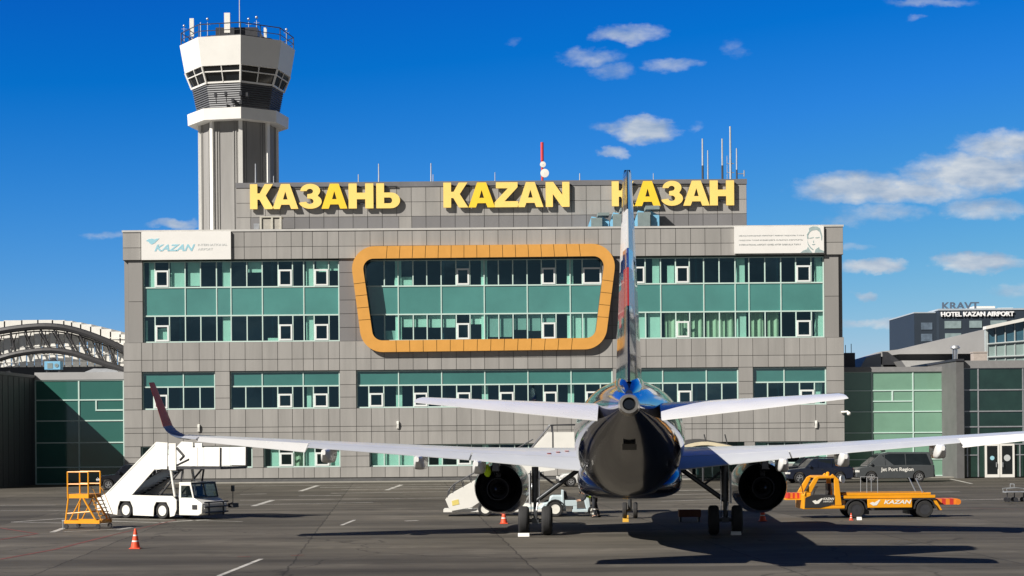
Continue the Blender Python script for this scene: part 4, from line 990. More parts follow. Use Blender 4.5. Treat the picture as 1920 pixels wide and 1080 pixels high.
# entrance canopy behind the right wing root
ec = thing('entrance_canopy', 'cream edged curved canopy with dark underside over the terminal entrance', 'canopy')
cp = [(1262,846),(1290,833),(1322,828),(1352,832),(1380,838),(1398,844)]
YC = YF - 6
m = MB(); cc = curve([(at(u,v,YC).x, at(u,v,YC).z) for u, v in cp], 14)
for a, b_ in zip(cc[:-1], cc[1:]):
    m.add([(a.x,YC,a.y),(b_.x,YC,b_.y),(b_.x,YC,b_.y-.28),(a.x,YC,a.y-.28),(a.x,YC+.2,a.y),(b_.x,YC+.2,b_.y),(b_.x,YC+.2,b_.y-.28),(a.x,YC+.2,a.y-.28)], [(0,1,2,3),(4,5,6,7),(0,1,5,4),(2,3,7,6),(0,3,7,4),(1,2,6,5)])
m.build('front_beam', cream_m, ec)
m = MB()
for a, b_ in zip(cc[:-1], cc[1:]): m.add([(a.x,YC+.21,a.y),(b_.x,YC+.21,b_.y),(b_.x,YF-.1,b_.y+.2),(a.x,YF-.1,a.y+.2),(a.x,YC+.21,a.y-.1),(b_.x,YC+.21,b_.y-.1),(b_.x,YF-.1,b_.y+.1),(a.x,YF-.1,a.y+.1)], [(0,1,2,3),(4,5,6,7),(0,1,5,4),(2,3,7,6),(0,3,7,4),(1,2,6,5)])
m.build('roof_sheet', blackp, ec)
for u in (1275, 1318, 1384):
    a = at(u, 840, YC + .5); m = MB(); m.tube((a.x, YC + .5, 0), (a.x, YC + .5, 2.6), .09, 8); m.build('post', dark_m, ec)
m = MB(); a, b_ = at(1384,846,YC+1), at(1420,846,YC+1); m.box(a.x, b_.x, YC + 1, YC + 1.15, .1, 2.35); m.build('wind_screen', white_p, ec)
for u in (1325, 1364):
    a = at(u, 833, YC + .1); m = MB(); m.tube((a.x, YC + .1, a.z - .05), (a.x - .2, YC + .1, a.z + .8), .05, 6); m.build('rod', dark_m, ec)

# ------------------------------------------------------------------ vehicles
def wheel(parent, x, y, r, w, side, rim=rim_m, name='wheel', spokes=5):
    """side: -1 outer face towards -y, +1 towards +y"""
    m = MB(); m.lathe([(r*.62,-w/2),(r*.93,-w/2),(r,-w*.34),(r,w*.34),(r*.93,w/2),(r*.62,w/2)], (x, y, r), (0, 1, 0), 24)
    m.lathe([(r*.62,-w/2),(r*.60,0),(r*.62,w/2)], (x, y, r), (0,1,0), 24)
    wh = m.build(name, tyre_m, parent)
    m = MB(); o = side*w*.5
    m.lathe([(.01,0),(r*.60,0),(r*.64,side*.02)] , (x, y + o*.6, r), (0,1,0), 24, 1)
    m.lathe([(r*.52,0),(r*.64,0)], (x, y + o*.93, r), (0,1,0), 24, 0)
    m.lathe([(.01,.0),(r*.16,0)], (x, y + o*.93, r), (0,1,0), 12, 0)
    if spokes:
        for k in range(spokes):
            a = 2*PI*k/spokes + .3; d = Vector((math.cos(a), 0, math.sin(a))); t_ = Vector((-d.z, 0, d.x))*r*.10; c = Vector((x, y + o*.92, r))
            m.quad(tuple(c + d*r*.1 + t_), tuple(c + d*r*.56 + t_*.8), tuple(c + d*r*.56 - t_*.8), tuple(c + d*r*.1 - t_), 0)
    else: m.lathe([(.01,.0),(r*.56,0)], (x, y + o*.9, r), (0,1,0), 20, 0)
    m.build('rim', [rim, blackp], wh)
    return wh
def car(name, label, cat, loc, rotz, L, Wd, paint, low_prof, cab_prof, wheels, r, belt, group=None, rim=rim_m, bars=False):
    """nose towards -x; profiles in (x, z); cab_prof from belt up"""
    t = thing(name, label, cat, loc, rotz, group)
    h = Wd/2
    def with_arches(pts):
        out = list(pts)                                          # bottom edge runs back with arches
        zb = pts[0][1]
        bot = []
        for wx in wheels: bot += [(wx + (r + .07)*math.cos(a), r*.95 + (r + .07)*math.sin(a)) for a in [PI*(1.06 - 1.12*i/10) for i in range(11)]]
        return [pts[0]] + [b for b in bot] + out[1:]
    body = MB()
    prof = with_arches(low_prof)
    cx = L/2
    rings = []
    for y, k, lift in ((-h, .965, 0), (-h + .09, 1, 0), (h - .09, 1, 0), (h, .965, 0)):
        rings.append([(p[0]*(k if abs(p[0]) > L*.42 else 1), y, p[1]*(1 if p[1] < belt*.75 else (1 - (1-k)*.6))) for p in prof])
    body.loft(rings, 0, True)
    b = body.build('body', paint, t, bevel=.03, ang=30)
    cab = MB(); zt = max(p[1] for p in cab_prof)
    inset = lambda z: .10 + .16*(z - belt)/(zt - belt) if z > belt else .03
    ringsL = [(p[0], -(h - inset(p[1])), p[1]) for p in cab_prof]; ringsR = [(p[0], h - inset(p[1]), p[1]) for p in cab_prof]
    cab.loft([ringsL, ringsR], 0, False)
    c = cab.build('cabin', paint, t, bevel=.04)
    # glass: inset copy of the cabin profile on each side, windscreen and rear screen
    cxm = sum(p[0] for p in cab_prof)/len(cab_prof)
    zc = belt + (zt - belt)*.52
    for s_ in (-1, 1):
        gm = MB(); pts = []
        for p in cab_prof:
            x = p[0] + (cxm - p[0])*.10; z = belt + .04 if p[1] <= belt + .02 else p[1] - .12*(1 if p[1] > zc else .3)
            pts.append((x, s_*(h - inset(z) + .008), z))
        gm.add(pts, [tuple(range(len(pts)))]); gm.build('side_glass', veh_glass, c)
        pl_ = MB()
        for fx_ in ((.30, .62) if L < 5 else (.27, .58)):
            xx = cab_prof[0][0] + (cab_prof[-1][0] - cab_prof[0][0])*fx_
            pl_.quad((xx-.03, s_*(h-inset(belt)+.016), belt+.03), (xx+.03, s_*(h-inset(belt)+.016), belt+.03), (xx+.03, s_*(h-inset(zt)+.022), zt-.1), (xx-.03, s_*(h-inset(zt)+.022), zt-.1))
        pl_.build('pillar', paint, c)
        hd = MB(); 
        for xx in (.34, .62):
            X = cab_prof[0][0] + (cab_prof[-1][0] - cab_prof[0][0])*xx; hd.box(X, X + .18, s_*h - .02, s_*h + .025, belt - .16, belt - .12)
        hd.build('handle', blackp, b)
        mr_ = MB(); mx_ = cab_prof[0][0] + .35; mr_.box(mx_ - .08, mx_ + .06, s_*(h + .02) - .1, s_*(h + .02) + .12, belt + .02, belt + .2); mr_.build('mirror', paint, t, bevel=.03)
    a0, a1 = cab_prof[0], cab_prof[1]
    def scr(a0, a1, off, nm):
        q = MB(); w0, w1 = h - inset(a0[1]) - .06, h - inset(a1[1]) - .08
        f0, f1 = .10, .90
        A = (a0[0] + (a1[0]-a0[0])*f0 + off, a0[1] + (a1[1]-a0[1])*f0 + .012); B = (a0[0] + (a1[0]-a0[0])*f1 + off, a0[1] + (a1[1]-a0[1])*f1 + .012)
        q.quad((A[0],-w0,A[1]),(A[0],w0,A[1]),(B[0],w1,B[1]),(B[0],-w1,B[1])); q.build(nm, veh_glass, c)
    scr(cab_prof[0], cab_prof[1], -.012, 'windscreen'); scr(cab_prof[-1], cab_prof[-2], .014, 'rear_screen')
    nose = min(p[0] for p in low_prof); tail = max(p[0] for p in low_prof)
    for s_ in (-1, 1):
        q = MB(); q.box(nose + .015, nose + .30, s_*(h - .17) - .18, s_*(h - .17) + .18, belt*.60, belt*.73); q.build('headlight', lamp_clear, t, bevel=.02)
        q = MB(); q.box(tail - .18, tail*.965 + .03, s_*(h - .16) - .12, s_*(h - .16) + .125, belt*.72, belt*.95); q.build('tail_light', lamp_red, t, bevel=.02)
        for wx in wheels: wheel(t, wx, s_*(h - .12), r, .24, s_, rim)
    q = MB(); q.box(nose*.965 - .02, nose*.965 + .05, -h*.45, h*.45, belt*.66, belt*.8); q.build('grille', blackp, t)
    q = MB(); q.box(nose - .035, nose + .2, -h + .06, h - .06, .33, .52); q.build('bumper', blackp, t, bevel=.03); q = MB(); q.box(tail - .2, tail + .03, -h + .06, h - .06, .35, .52); q.build('bumper', blackp, t, bevel=.03)
    if bars:
        for s_ in (-1, 1):
            q = MB(); q.tube((cab_prof[1][0] + .3, s_*h*.72, zt + .06), (cab_prof[-2][0] - .15, s_*h*.72, zt + .06), .025, 6); q.build('roof_rail', blackp, t)
    t.scale = (K, K, K)
    return t
K = 1.08
suv_low = lambda L: [(-L/2, .36), (L/2, .36), (L/2, .75), (L/2 - .06, 1.08), (L*.36, 1.12), (-L*.20, 1.10), (-L*.44, .98), (-L/2 + .04, .85)]
suv_cab = lambda L: [(-L*.22, 1.09), (-L*.09, 1.70), (L*.02, 1.76), (L*.36, 1.74), (L*.46, 1.10)]
def place(u, v): p = gnd(u, v); return (p.x, p.y, 0)
# (nose towards -x, so a car seen nose left needs no turn)
car('parked_suv', 'black off-road car with silver wheels, its tail behind the white stair truck', 'car', place(244, 917.5), .15, 4.5, 1.85, carblack, suv_low(4.5), suv_cab(4.5), (-1.42, 1.35), .37, 1.09, 'dark cars parked by the terminal', bars=True)
car('parked_suv', 'dark navy off-road car with roof rails parked nose left behind the yellow loader', 'car', place(1531, 905), .12, 5.0, 1.9, carblue, suv_low(5.0), suv_cab(5.0), (-1.52, 1.45), .38, 1.09, 'dark cars parked by the terminal', bars=True)
car('parked_suv', 'black car mostly hidden behind the navy off-road car', 'car', place(1516, 899.5), .1, 4.7, 1.85, carblack, suv_low(4.7), suv_cab(4.7), (-1.45, 1.4), .36, 1.09, 'dark cars parked by the terminal')
hat = lambda L: [(-L/2, .33), (L/2, .33), (L/2, .7), (L/2 - .08, .98), (L*.36, 1.02), (-L*.2, .98), (-L*.42, .86), (-L/2 + .02, .68)]
car('parked_car', 'white hatchback with alloy wheels showing only its nose behind the fuselage', 'car', place(1103, 911.5), .1, 4.3, 1.8, carwhite, hat(4.3), [(-4.3*.24, .97), (-.35, 1.46), (.2, 1.52), (1.3, 1.46), (1.95, .99)], (-1.33, 1.27), .34, .97)
vl = 5.75
van_low = [(-vl/2, .38), (vl/2, .38), (vl/2, .8), (vl/2 - .04, 1.22), (vl*.3, 1.25), (-vl*.27, 1.22), (-vl*.44, 1.08), (-vl/2 + .03, .9)]
van = car('minibus', 'dark grey minibus with white lettering on its side, parked before the pale annex', 'van', place(1672, 903.5), .04, vl, 2.05, cargrey, van_low, [(-vl*.36, 1.16), (-vl*.18, 2.04), (-vl*.08, 2.16), (vl*.44, 2.14), (vl*.49, 1.24)], (-1.72, 1.72), .38, 1.21)
o = fit(text_mesh('Jet Port Region', .01, .018), 'lettering', -1.05, 1.3, .72, 1.06, -1.045, white_p, van, .012)

# --- yellow conveyor loader
pL = gnd(1640, 969.5)
ld = thing('belt_loader', 'amber yellow airport belt loader truck with open cab, parked right of the aircraft', 'loader', (pL.x, pL.y, 0), .02)
X = lambda px: (px - 800)/158.8
Z = lambda py: (600 - py)/158.8
hw = .95
m = MB()
m.prism([(X(235),Z(530)),(X(232),Z(425)),(X(250),Z(408)),(X(295),Z(408)),(X(285),Z(505)),(X(545),Z(505)),(X(545),Z(528))], -hw, hw); m.build('cab_body', amber_m, ld, bevel=.03)
for y0 in (-hw, hw - .12):
    m = MB(); m.prism([(X(250),Z(407)),(X(318),Z(300)),(X(345),Z(286)),(X(470),Z(286)),(X(470),Z(302)),(X(352),Z(304)),(X(296),Z(407))], y0, y0 + .12); m.build('front_pillar', amber_m, ld, bevel=.02)
    m = MB(); m.prism([(X(440),Z(285)),(X(455),Z(270)),(X(500),Z(310)),(X(522),Z(504)),(X(470),Z(504)),(X(466),Z(305))], y0 + .003, y0 + .117); m.build('rear_pillar', amber_m, ld, bevel=.02)
m = MB(); m.box(X(335), X(465), -hw + .125, hw - .125, Z(300), Z(287)); m.build('cab_roof', amber_m, ld)
m = MB(); m.prism([(X(245),Z(520)),(X(250),Z(445)),(X(300),Z(425)),(X(466),Z(425)),(X(466),Z(495)),(X(360),Z(520))], -hw - .02, -hw - .001); dr = m.build('door', blackp, ld)
m = MB(); m.prism([(X(300),Z(470)),(X(325),Z(462)),(X(335),Z(470)),(X(372),Z(448)),(X(380),Z(452)),(X(350),Z(488)),(X(322),Z(492))], -hw - .03, -hw - .021); m.build('emblem', white_p, dr)
fit(text_mesh('KAZAN', .01, .03, .3), 'lettering', X(382), X(465), Z(462), Z(445), -hw - .03, white_p, dr, .008); fit(text_mesh('AIRPORT', .01, 0), 'lettering', X(382), X(455), Z(480), Z(468), -hw - .03, white_p, dr, .008)
m = MB(); m.box(X(390), X(460), -.35, .35, Z(470), Z(430)); m.box(X(440), X(462), -.3, .3, Z(430), Z(345)); m.build('seat', blackp, ld, bevel=.03)
m = MB(); m.tube((X(330),0,Z(470)), (X(352),0,Z(385)), .03, 6); m.lathe([(.17,0),(.20,.02),(.17,.04)], (X(352),0,Z(385)), (-.5,0,.8), 14); m.build('steering_wheel', blackp, ld)
m = MB(); m.lathe([(.01,0),(.09,0),(.09,.13),(.03,.18),(.01,.18)], (X(450),0,Z(286)), (0,0,1), 12); m.build('beacon', amber_m, ld)
m = MB(); m.lathe([(.02,0),(.16,.03),(.19,.12),(.02,.13)], (X(530),-.5,Z(312)), (.7,-.7,.1), 14); m.build('work_lamp', lamp_clear, ld)
m = MB(); m.box(X(520), X(1225), -.8, .8, Z(465), Z(440)); m.box(X(560), X(1210), -.55, .55, Z(545), Z(470)); m.build('chassis', dark_m, ld)
for y0 in (-.82, .76):
    m = MB(); m.box(X(540), X(1222), y0, y0 + .06, Z(453), Z(432)); m.build('side_rail', amber_m, ld)
m = MB(); m.box(X(590), X(1195), -.6, .6, Z(436), Z(418)); m.box(X(540), X(1195), -.66, -.605, Z(431), Z(414), 1); m.box(X(540), X(1195), .605, .66, Z(431), Z(414), 1); m.build('conveyor_deck', [blackp, amber_m], ld)
m = MB(); m.box(X(715), X(1045), -.93, -.82, Z(524), Z(458)); sp_ = m.build('side_panel', amber_m, ld, bevel=.02)
m = MB(); m.prism([(X(728),Z(490)),(X(752),Z(480)),(X(765),Z(486)),(X(800),Z(464)),(X(808),Z(468)),(X(782),Z(505)),(X(755),Z(508))], -.94, -.931); m.build('emblem', white_p, sp_)
fit(text_mesh('KAZAN', .01, .03, .25), 'lettering', X(835), X(1040), Z(496), Z(467), -.94, white_p, sp_, .008)
m = MB(); m.box(X(715), X(1045), .82, .93, Z(524), Z(458)); m.build('side_panel', amber_m, ld, bevel=.02)
def striped(x0, x1, za, zb, y0, y1, nm, par):
    q = MB(); n_ = 6
    for k in range(n_): q.prism([(x0 + (x1-x0)*k/n_, za), (x0 + (x1-x0)*(k+1)/n_, za), (x0 + (x1-x0)*(k+1)/n_, zb), (x0 + (x1-x0)*k/n_, zb)], y0, y1, 'y', k % 2)
    return q.build(nm, [red_m, mat('orange_paint', (.75,.22,.02), .45)], par)
striped(X(138), X(238), Z(452), Z(412), -.45, .45, 'front_conveyor_end', ld)
m = MB(); m.box(X(120), X(240), -.5, .5, Z(463), Z(454)); m.build('front_bumper', amber_m, ld)
striped(X(1228), X(1405), Z(508), Z(464), -.45, .45, 'rear_conveyor_end', ld)
m = MB(); m.lathe([(.01,-.47),(.14,-.47),(.14,.47),(.01,.47)], (X(1408),0,Z(488)), (0,1,0), 14); m.build('end_roller', mat('orange_paint'), ld)
for y0 in (-.75, .65):
    m = MB(); m.prism([(X(1205),Z(462)),(X(1228),Z(462)),(X(1275),Z(545)),(X(1250),Z(548))], y0, y0 + .1); m.build('support_leg', amber_m, ld)
for x_ in (630, 1140):
    for s_ in (-1, 1):
        wheel(ld, X(x_), s_*.78, .40, .28, s_, dark_m, spokes=0)
        m = MB(); a_ = [(X(x_) + .52*math.cos(PI*i/8), .42 + .5*math.sin(PI*i/8)) for i in range(9)] + [(X(x_) + .46*math.cos(PI*i/8), .42 + .45*math.sin(PI*i/8)) for i in range(8, -1, -1)]
        m.prism(a_, s_*.78 - .16, s_*.78 + .16); m.build('mudguard', blackp, ld)
for s_ in (-1, 1):
    m = MB(); ys = s_*.64
    m.pipe([(X(720),ys,Z(420)),(X(720),ys,Z(300)),(X(800),ys,Z(300)),(X(800),ys,Z(420))], .018, 5); m.build('guard_rail', galv_m, ld); m = MB(); m.tube((X(1085),ys,Z(310)),(X(1135),ys,Z(415)), .03, 5); m.build('stay_bar', galv_m, ld)
m = MB(); m.tube((X(232),-hw-.1,Z(415)),(X(210),-hw-.2,Z(320)),.02,5); m.box(X(204),X(218),-hw-.28,-hw-.14,Z(345),Z(300)); m.build('mirror', blackp, ld)
m = MB(); m.box(X(1030), X(1045), -.5, .5, Z(575), Z(548)); m.box(X(700), X(740), -.5, .5, Z(575), Z(548)); m.build('axle_housing', dark_m, ld)

# --- white passenger stair truck
pS = gnd(254, 971.5)
st = thing('stair_truck', 'white passenger stair truck with covered stairs and black framed cab, at the left', 'stair truck', (pS.x, pS.y + .9, 0), -math.radians(29))
hw = 1.05
m = MB()
m.prism([(-1.86,.32),(-.52,.16),(-.48,.55),(-.34,.86),(.34,.86),(.5,.55),(.52,.16),(1.82,.14),(1.86,.6),(2.0,.84),(2.66,.84),(2.84,.55),(2.88,.12),(3.15,.18),(3.28,.5),(3.28,.95),(3.05,1.14),(-1.35,1.18),(-1.86,.98)], -hw, -hw + .05); m.build('skirt', white_p, st)
m = MB(); m.prism([(-1.86,.32),(-.52,.16),(-.48,.55),(-.34,.86),(.34,.86),(.5,.55),(.52,.16),(1.82,.14),(1.86,.6),(2.0,.84),(2.66,.84),(2.84,.55),(2.88,.12),(3.15,.18),(3.28,.5),(3.28,.95),(3.05,1.14),(-1.35,1.18),(-1.86,.98)], hw - .05, hw); m.build('skirt', white_p, st)
m = MB(); m.box(-1.84, -1.79, -hw + .052, hw - .052, .34, .97); m.build('rear_panel', white_p, st)
m = MB(); m.box(-1.7, 3.2, -.7, .7, .45, 1.1); m.build('chassis', dark_m, st)
for x_ in (0, 2.35):
    for s_ in (-1, 1): wheel(st, x_, s_*.86, .41, .30, s_, rim_w, spokes=0)
sp = [(-1.70,1.0),(-1.30,1.22),(1.98,3.80),(2.70,3.76),(2.66,2.46),(1.88,2.46),(.42,1.19)]
for y0 in (-hw + .06, hw - .12):
    m = MB(); m.prism(sp, y0, y0 + .06); pn_ = m.build('stair_side', white_p, st)
    q = MB(); yy = y0 - .012 if y0 < 0 else y0 + .062
    q.prism([(-1.15,1.30),(1.90,3.68),(1.90,3.62),(-1.11,1.27)], yy, yy + .01); q.build('side_seam', ltgrey_m, pn_)
m = MB()
for k in range(13):
    f_ = k/12; x_ = -1.2 + 3.1*f_; z_ = 1.0 + 1.5*f_; m.box(x_ - .02, x_ + .3, -hw + .13, hw - .13, z_, z_ + .05); m.box(x_ + .28, x_ + .3, -hw + .13, hw - .13, z_ - .1, z_)
m.build('steps', galv_m, st)
m = MB(); m.prism([(-.9,1.02),(-.7,1.02),(2.2,2.40),(1.8,2.42)], -hw + .2, -hw + .3); m.prism([(-.9,1.02),(-.7,1.02),(2.2,2.40),(1.8,2.42)], hw - .3, hw - .2); m.build('stringer', dark_m, st)
for y0 in (-hw + .02, hw - .09):
    m = MB(); m.box(2.80, 3.26, y0, y0 + .07, 2.40, 3.72); m.build('platform_post', white_p, st, bevel=.02)
m = MB(); m.box(1.9, 6.05, -hw + .1, hw - .1, 2.46, 2.58); m.build('platform', dark_m, st)
for y0 in (hw - .08, -hw + .02):
    xs0 = 4.1 if y0 < 0 else 3.4
    for a_, b_2 in ((xs0, xs0 + .5), (xs0 + .53, 5.0), (5.02, 5.98)):
        m = MB(); m.box(a_, b_2, y0, y0 + .05, 2.62, 3.52); m.build('guard_panel', white_p, st)
for pts, rr_ in (([(3.3,-hw+.05,3.5),(3.75,-hw+.05,3.1),(3.5,-hw+.05,2.9)], .06), ([(3.3,-hw+.05,2.65),(4.1,-hw+.05,2.95)], .05), ([(6.0,-hw+.05,2.5),(6.02,-hw+.05,3.5)], .05), ([(6.0,hw-.05,2.5),(6.02,hw-.05,3.5)], .05)):
    m = MB(); m.pipe(pts, rr_, 6); m.build('brace', blackp, st)
for y0 in (-.8, .8):
    m = MB(); m.tube((2.75,y0,2.46),(3.0,y0,1.1),.07,8); m.build('prop', white_p, st); m = MB(); m.tube((3.5,y0,2.46),(3.25,y0,1.15),.05,8); m.tube((2.0,y0,1.12),(3.4,y0,2.44),.05,8); m.build('lift_arm', dark_m, st)
ch = .95
m = MB(); m.prism([(3.36,.2),(4.55,.2),(4.78,.3),(4.82,.78),(4.28,1.06),(3.36,1.06)], -ch, ch); cb = m.build('cab_body', white_p, st, bevel=.04)
for s_ in (-1, 1):
    m = MB(); y0 = s_*ch - (.06 if s_ > 0 else 0)
    m.prism([(3.36,1.063),(3.48,1.063),(3.50,1.66),(4.05,1.66),(4.22,1.063),(4.30,1.063),(4.12,1.76),(3.40,1.76)], y0, y0 + .06); m.build('door_frame', white_p, cb)
    q = MB(); q.add([(3.48,s_*(ch-.03),1.06),(4.22,s_*(ch-.03),1.06),(4.06,s_*(ch-.03),1.66),(3.5,s_*(ch-.03),1.66)], [(0,1,2,3)]); q.build('side_glass', pane_clear, cb)
    q = MB(); q.box(4.2, 4.5, s_*(ch + .012) - .01, s_*(ch + .012) + .01, .5, .72); q.build('lamp_housing', blackp, cb)
    q = MB(); q.box(4.79, 4.86, s_*.7 - .14, s_*.7 + .14, .52, .70); q.build('headlight', lamp_clear, cb)
m = MB(); m.box(3.38, 4.12, -ch, ch, 1.762, 1.82); m.build('cab_roof', white_p, cb)
m = MB(); m.quad((4.28,-ch+.07,1.07),(4.28,ch-.07,1.07),(4.10,ch-.07,1.75),(4.10,-ch+.07,1.75)); m.build('windscreen', pane_clear, cb)
m = MB()
for y_ in (-ch + .05, 0, ch - .05): m.tube((4.29,y_,1.07),(4.10,y_,1.77),.035,6)
m.tube((4.29,-ch+.05,1.08),(4.29,ch-.05,1.08),.03,6); m.tube((4.1,-ch+.05,1.76),(4.1,ch-.05,1.76),.05,6); m.build('windscreen_frame', blackp, cb)
m = MB(); m.box(3.5,3.9,-.6,-.1,1.0,1.15); m.box(3.5,3.62,-.6,-.1,1.151,1.6); m.box(3.5,3.9,.1,.6,1.0,1.15); m.box(3.5,3.62,.1,.6,1.151,1.6); m.build('seat', blackp, cb, bevel=.03)
m = MB()
for y_ in (-.55, .55): m.tube((4.92,y_,.2),(4.9,y_,.86),.045,6)
for z_ in (.35, .62, .84): m.tube((4.92,-.9,z_),(4.92,.9,z_),.04,6)
m.build('bull_bar', blackp, cb)
m = MB(); m.pipe([(4.5,ch+.02,.6),(4.75,ch+.55,.75),(4.75,ch+.55,1.35)], .02, 5); m.box(4.7,4.8,ch+.47,ch+.63,1.3,1.6); m.box(4.65,4.95,ch+.3,ch+.75,.5,.72); m.build('mirror', blackp, cb)

# --- yellow maintenance stand
pY = gnd(160, 992)
ms = thing('maintenance_stand', 'tall yellow wheeled maintenance stand with a railed platform, beside the white stair truck', 'work stand', (pY.x, pY.y + .6, 0), -.25)
x = lambda px: (px - 262)/170.0
z = lambda py: (800 - py)/176.0
hy = .55
for px in (140, 312):
    for y_ in (-hy, hy):
        m = MB(); m.tube((x(px),y_,z(560)),(x(px),y_,z(352)),.035,8); m.build('guard_post', amber_m, ms)
m = MB()
for y_ in (-hy, hy):
    for py in (355, 450): m.tube((x(140),y_,z(py)),(x(312),y_,z(py)),.028,8)
for py in (355, 450): m.tube((x(140),-hy,z(py)),(x(140),hy,z(py)),.028,8)
m.build('guard_rail', amber_m, ms)
m = MB(); m.box(x(134), x(318), -hy, hy, z(560), z(528)); m.build('platform', amber_m, ms)
for y_ in (-hy, hy):
    m = MB(); m.tube((x(145),y_,z(560)),(x(120),y_,z(745)),.04,8); m.tube((x(270),y_,z(560)),(x(380),y_,z(745)),.045,8); m.tube((x(250),y_,z(562)),(x(155),y_,z(735)),.028,8); m.tube((x(128),y_,z(680)),(x(330),y_,z(665)),.0281,8); m.build('side_frame', amber_m, ms)
m = MB()
for y_ in (-hy, hy): m.box(x(112), x(405), y_ - .04, y_ + .04, z(758), z(732))
for px in (118, 395): m.box(x(px) - .04, x(px) + .04, -hy + .041, hy - .041, z(757), z(733))
m.build('base_frame', amber_m, ms)
m = MB()
for y_ in (-.42, .42): m.tube((x(322),y_,z(540)),(x(410),y_,z(740)),.025,6); m.pipe([(x(318),y_,z(470)),(x(345),y_,z(500)),(x(425),y_,z(690))], .015, 5)
for k in range(7):
    f_ = (k + .5)/7; m.box(x(322 + 88*f_) - .08, x(322 + 88*f_) + .1, -.42, .42, z(540 + 200*f_) - .015, z(540 + 200*f_) + .015)
m.build('ladder', mat('worn_amber_paint', (.55,.25,.03), .6), ms)
for px in (125, 390):
    for y_ in (-hy, hy):
        m = MB(); m.lathe([(.03,-.03),(.105,-.03),(.115,0),(.105,.03),(.03,.03)], (x(px), y_, .116), (0,1,0), 14, caps=True); m.tube((x(px),y_,.12),(x(px),y_,z(757)),.025,6); m.build('caster', blackp, ms)
m = MB(); m.tube((x(100),-hy,.0),(x(100),-hy,z(735)),.03,6); m.box(x(100)-.05,x(118),-hy-.03,-hy+.03,z(740),z(730)); m.build('stabiliser', galv_m, ms)

# --- towable passenger stairs at the aircraft's front door
ps = thing('passenger_stairs', 'white towable passenger stairs with side panels, at the aircraft front left door', 'stairs', (at(905,900,84.5).x, 84.5, 0))
sxx = lambda u: (u - 905)/37.6
szz = lambda v: (970 - v)/37.6
for y0 in (-.95, .89):
    m = MB(); m.prism([(sxx(836),szz(938)),(sxx(842),szz(931)),(sxx(1003),szz(842)),(sxx(1040),szz(842)),(sxx(1040),szz(885)),(sxx(975),szz(893)),(sxx(885),szz(953)),(sxx(845),szz(960))], y0, y0 + .06); pn_ = m.build('stair_side', white_p, ps)
    if y0 < 0:
        q = MB(); q.prism([(sxx(849),szz(950)),(sxx(862),szz(947)),(sxx(860),szz(938)),(sxx(848),szz(941))], y0 - .012, y0 - .001); q.build('notice', mat('pale_yellow_print', (.75,.62,.18), .6), pn_)
        q = MB(); q.prism([(sxx(966),szz(884)),(sxx(982),szz(884)),(sxx(978),szz(876)),(sxx(970),szz(876))], y0 - .012, y0 - .001); q.build('notice', mat('pale_yellow_print'), pn_)
m = MB()
for k in range(14):
    f_ = k/13; u_ = 842 + 165*f_; v_ = 956 - 98*f_; m.box(sxx(u_), sxx(u_) + .32, -.88, .88, szz(v_), szz(v_) + .04)
m.build('steps', galv_m, ps)
for y0 in (-.93, .93):
    m = MB(); m.pipe([(sxx(840),y0,szz(935)),(sxx(842),y0,szz(922)),(sxx(850),y0,szz(912)),(sxx(900),y0,szz(884)),(sxx(1000),y0,szz(828))], .025, 6); m.tube((sxx(850),y0,szz(928)),(sxx(852),y0,szz(912)),.022,6); m.tube((sxx(870),y0,szz(918)),(sxx(866),y0,szz(903)),.022,6); m.tube((sxx(885),y0,szz(908)),(sxx(880),y0,szz(896)),.022,6); m.build('handrail', dark_m, ps)
m = MB(); m.box(sxx(1003), sxx(1088), -.95, .95, szz(850), szz(846)); m.build('platform', galv_m, ps)
for y0 in (-.96, .91):
    m = MB(); m.prism([(sxx(999),szz(845)),(sxx(1036),szz(845)),(sxx(1036),szz(815)),(sxx(1028),szz(815))], y0, y0 + .05); m.build('canopy_panel', white_p, ps)
    m = MB(); m.prism([(sxx(1037),szz(845)),(sxx(1088),szz(845)),(sxx(1088),szz(815)),(sxx(1037),szz(815))], y0 + .004, y0 + .046); m.build('canopy_panel', white_p, ps)
    m = MB(); m.pipe([(sxx(996),y0,szz(846)),(sxx(1010),y0,szz(828)),(sxx(1032),y0,szz(802)),(sxx(1088),y0,szz(801))], .035, 6); m.tube((sxx(1036),y0,szz(846)),(sxx(1036),y0,szz(802)),.03,6); m.build('canopy_frame', dark_m, ps)
m = MB(); m.box(sxx(1030), sxx(1088), -.95, .95, szz(803), szz(801)); m.build('canopy_top', ltgrey_m, ps)
m = MB(); m.box(sxx(832), sxx(1060), -.8, .8, szz(962), szz(957)); m.box(sxx(900), sxx(1060), -.6, .6, szz(957) + .005, szz(947)); m.build('chassis', white_p, ps)
m = MB(); m.tube((sxx(975),-.6,szz(950)),(sxx(1040),-.6,szz(850)),.07,8); m.tube((sxx(975),.6,szz(950)),(sxx(1040),.6,szz(850)),.07,8); m.build('lift_strut', galv_m, ps)
for x_ in (910, 1030):
    for s_ in (-1, 1): wheel(ps, sxx(x_), s_*.8, .36, .24, s_, rim_w, spokes=0)

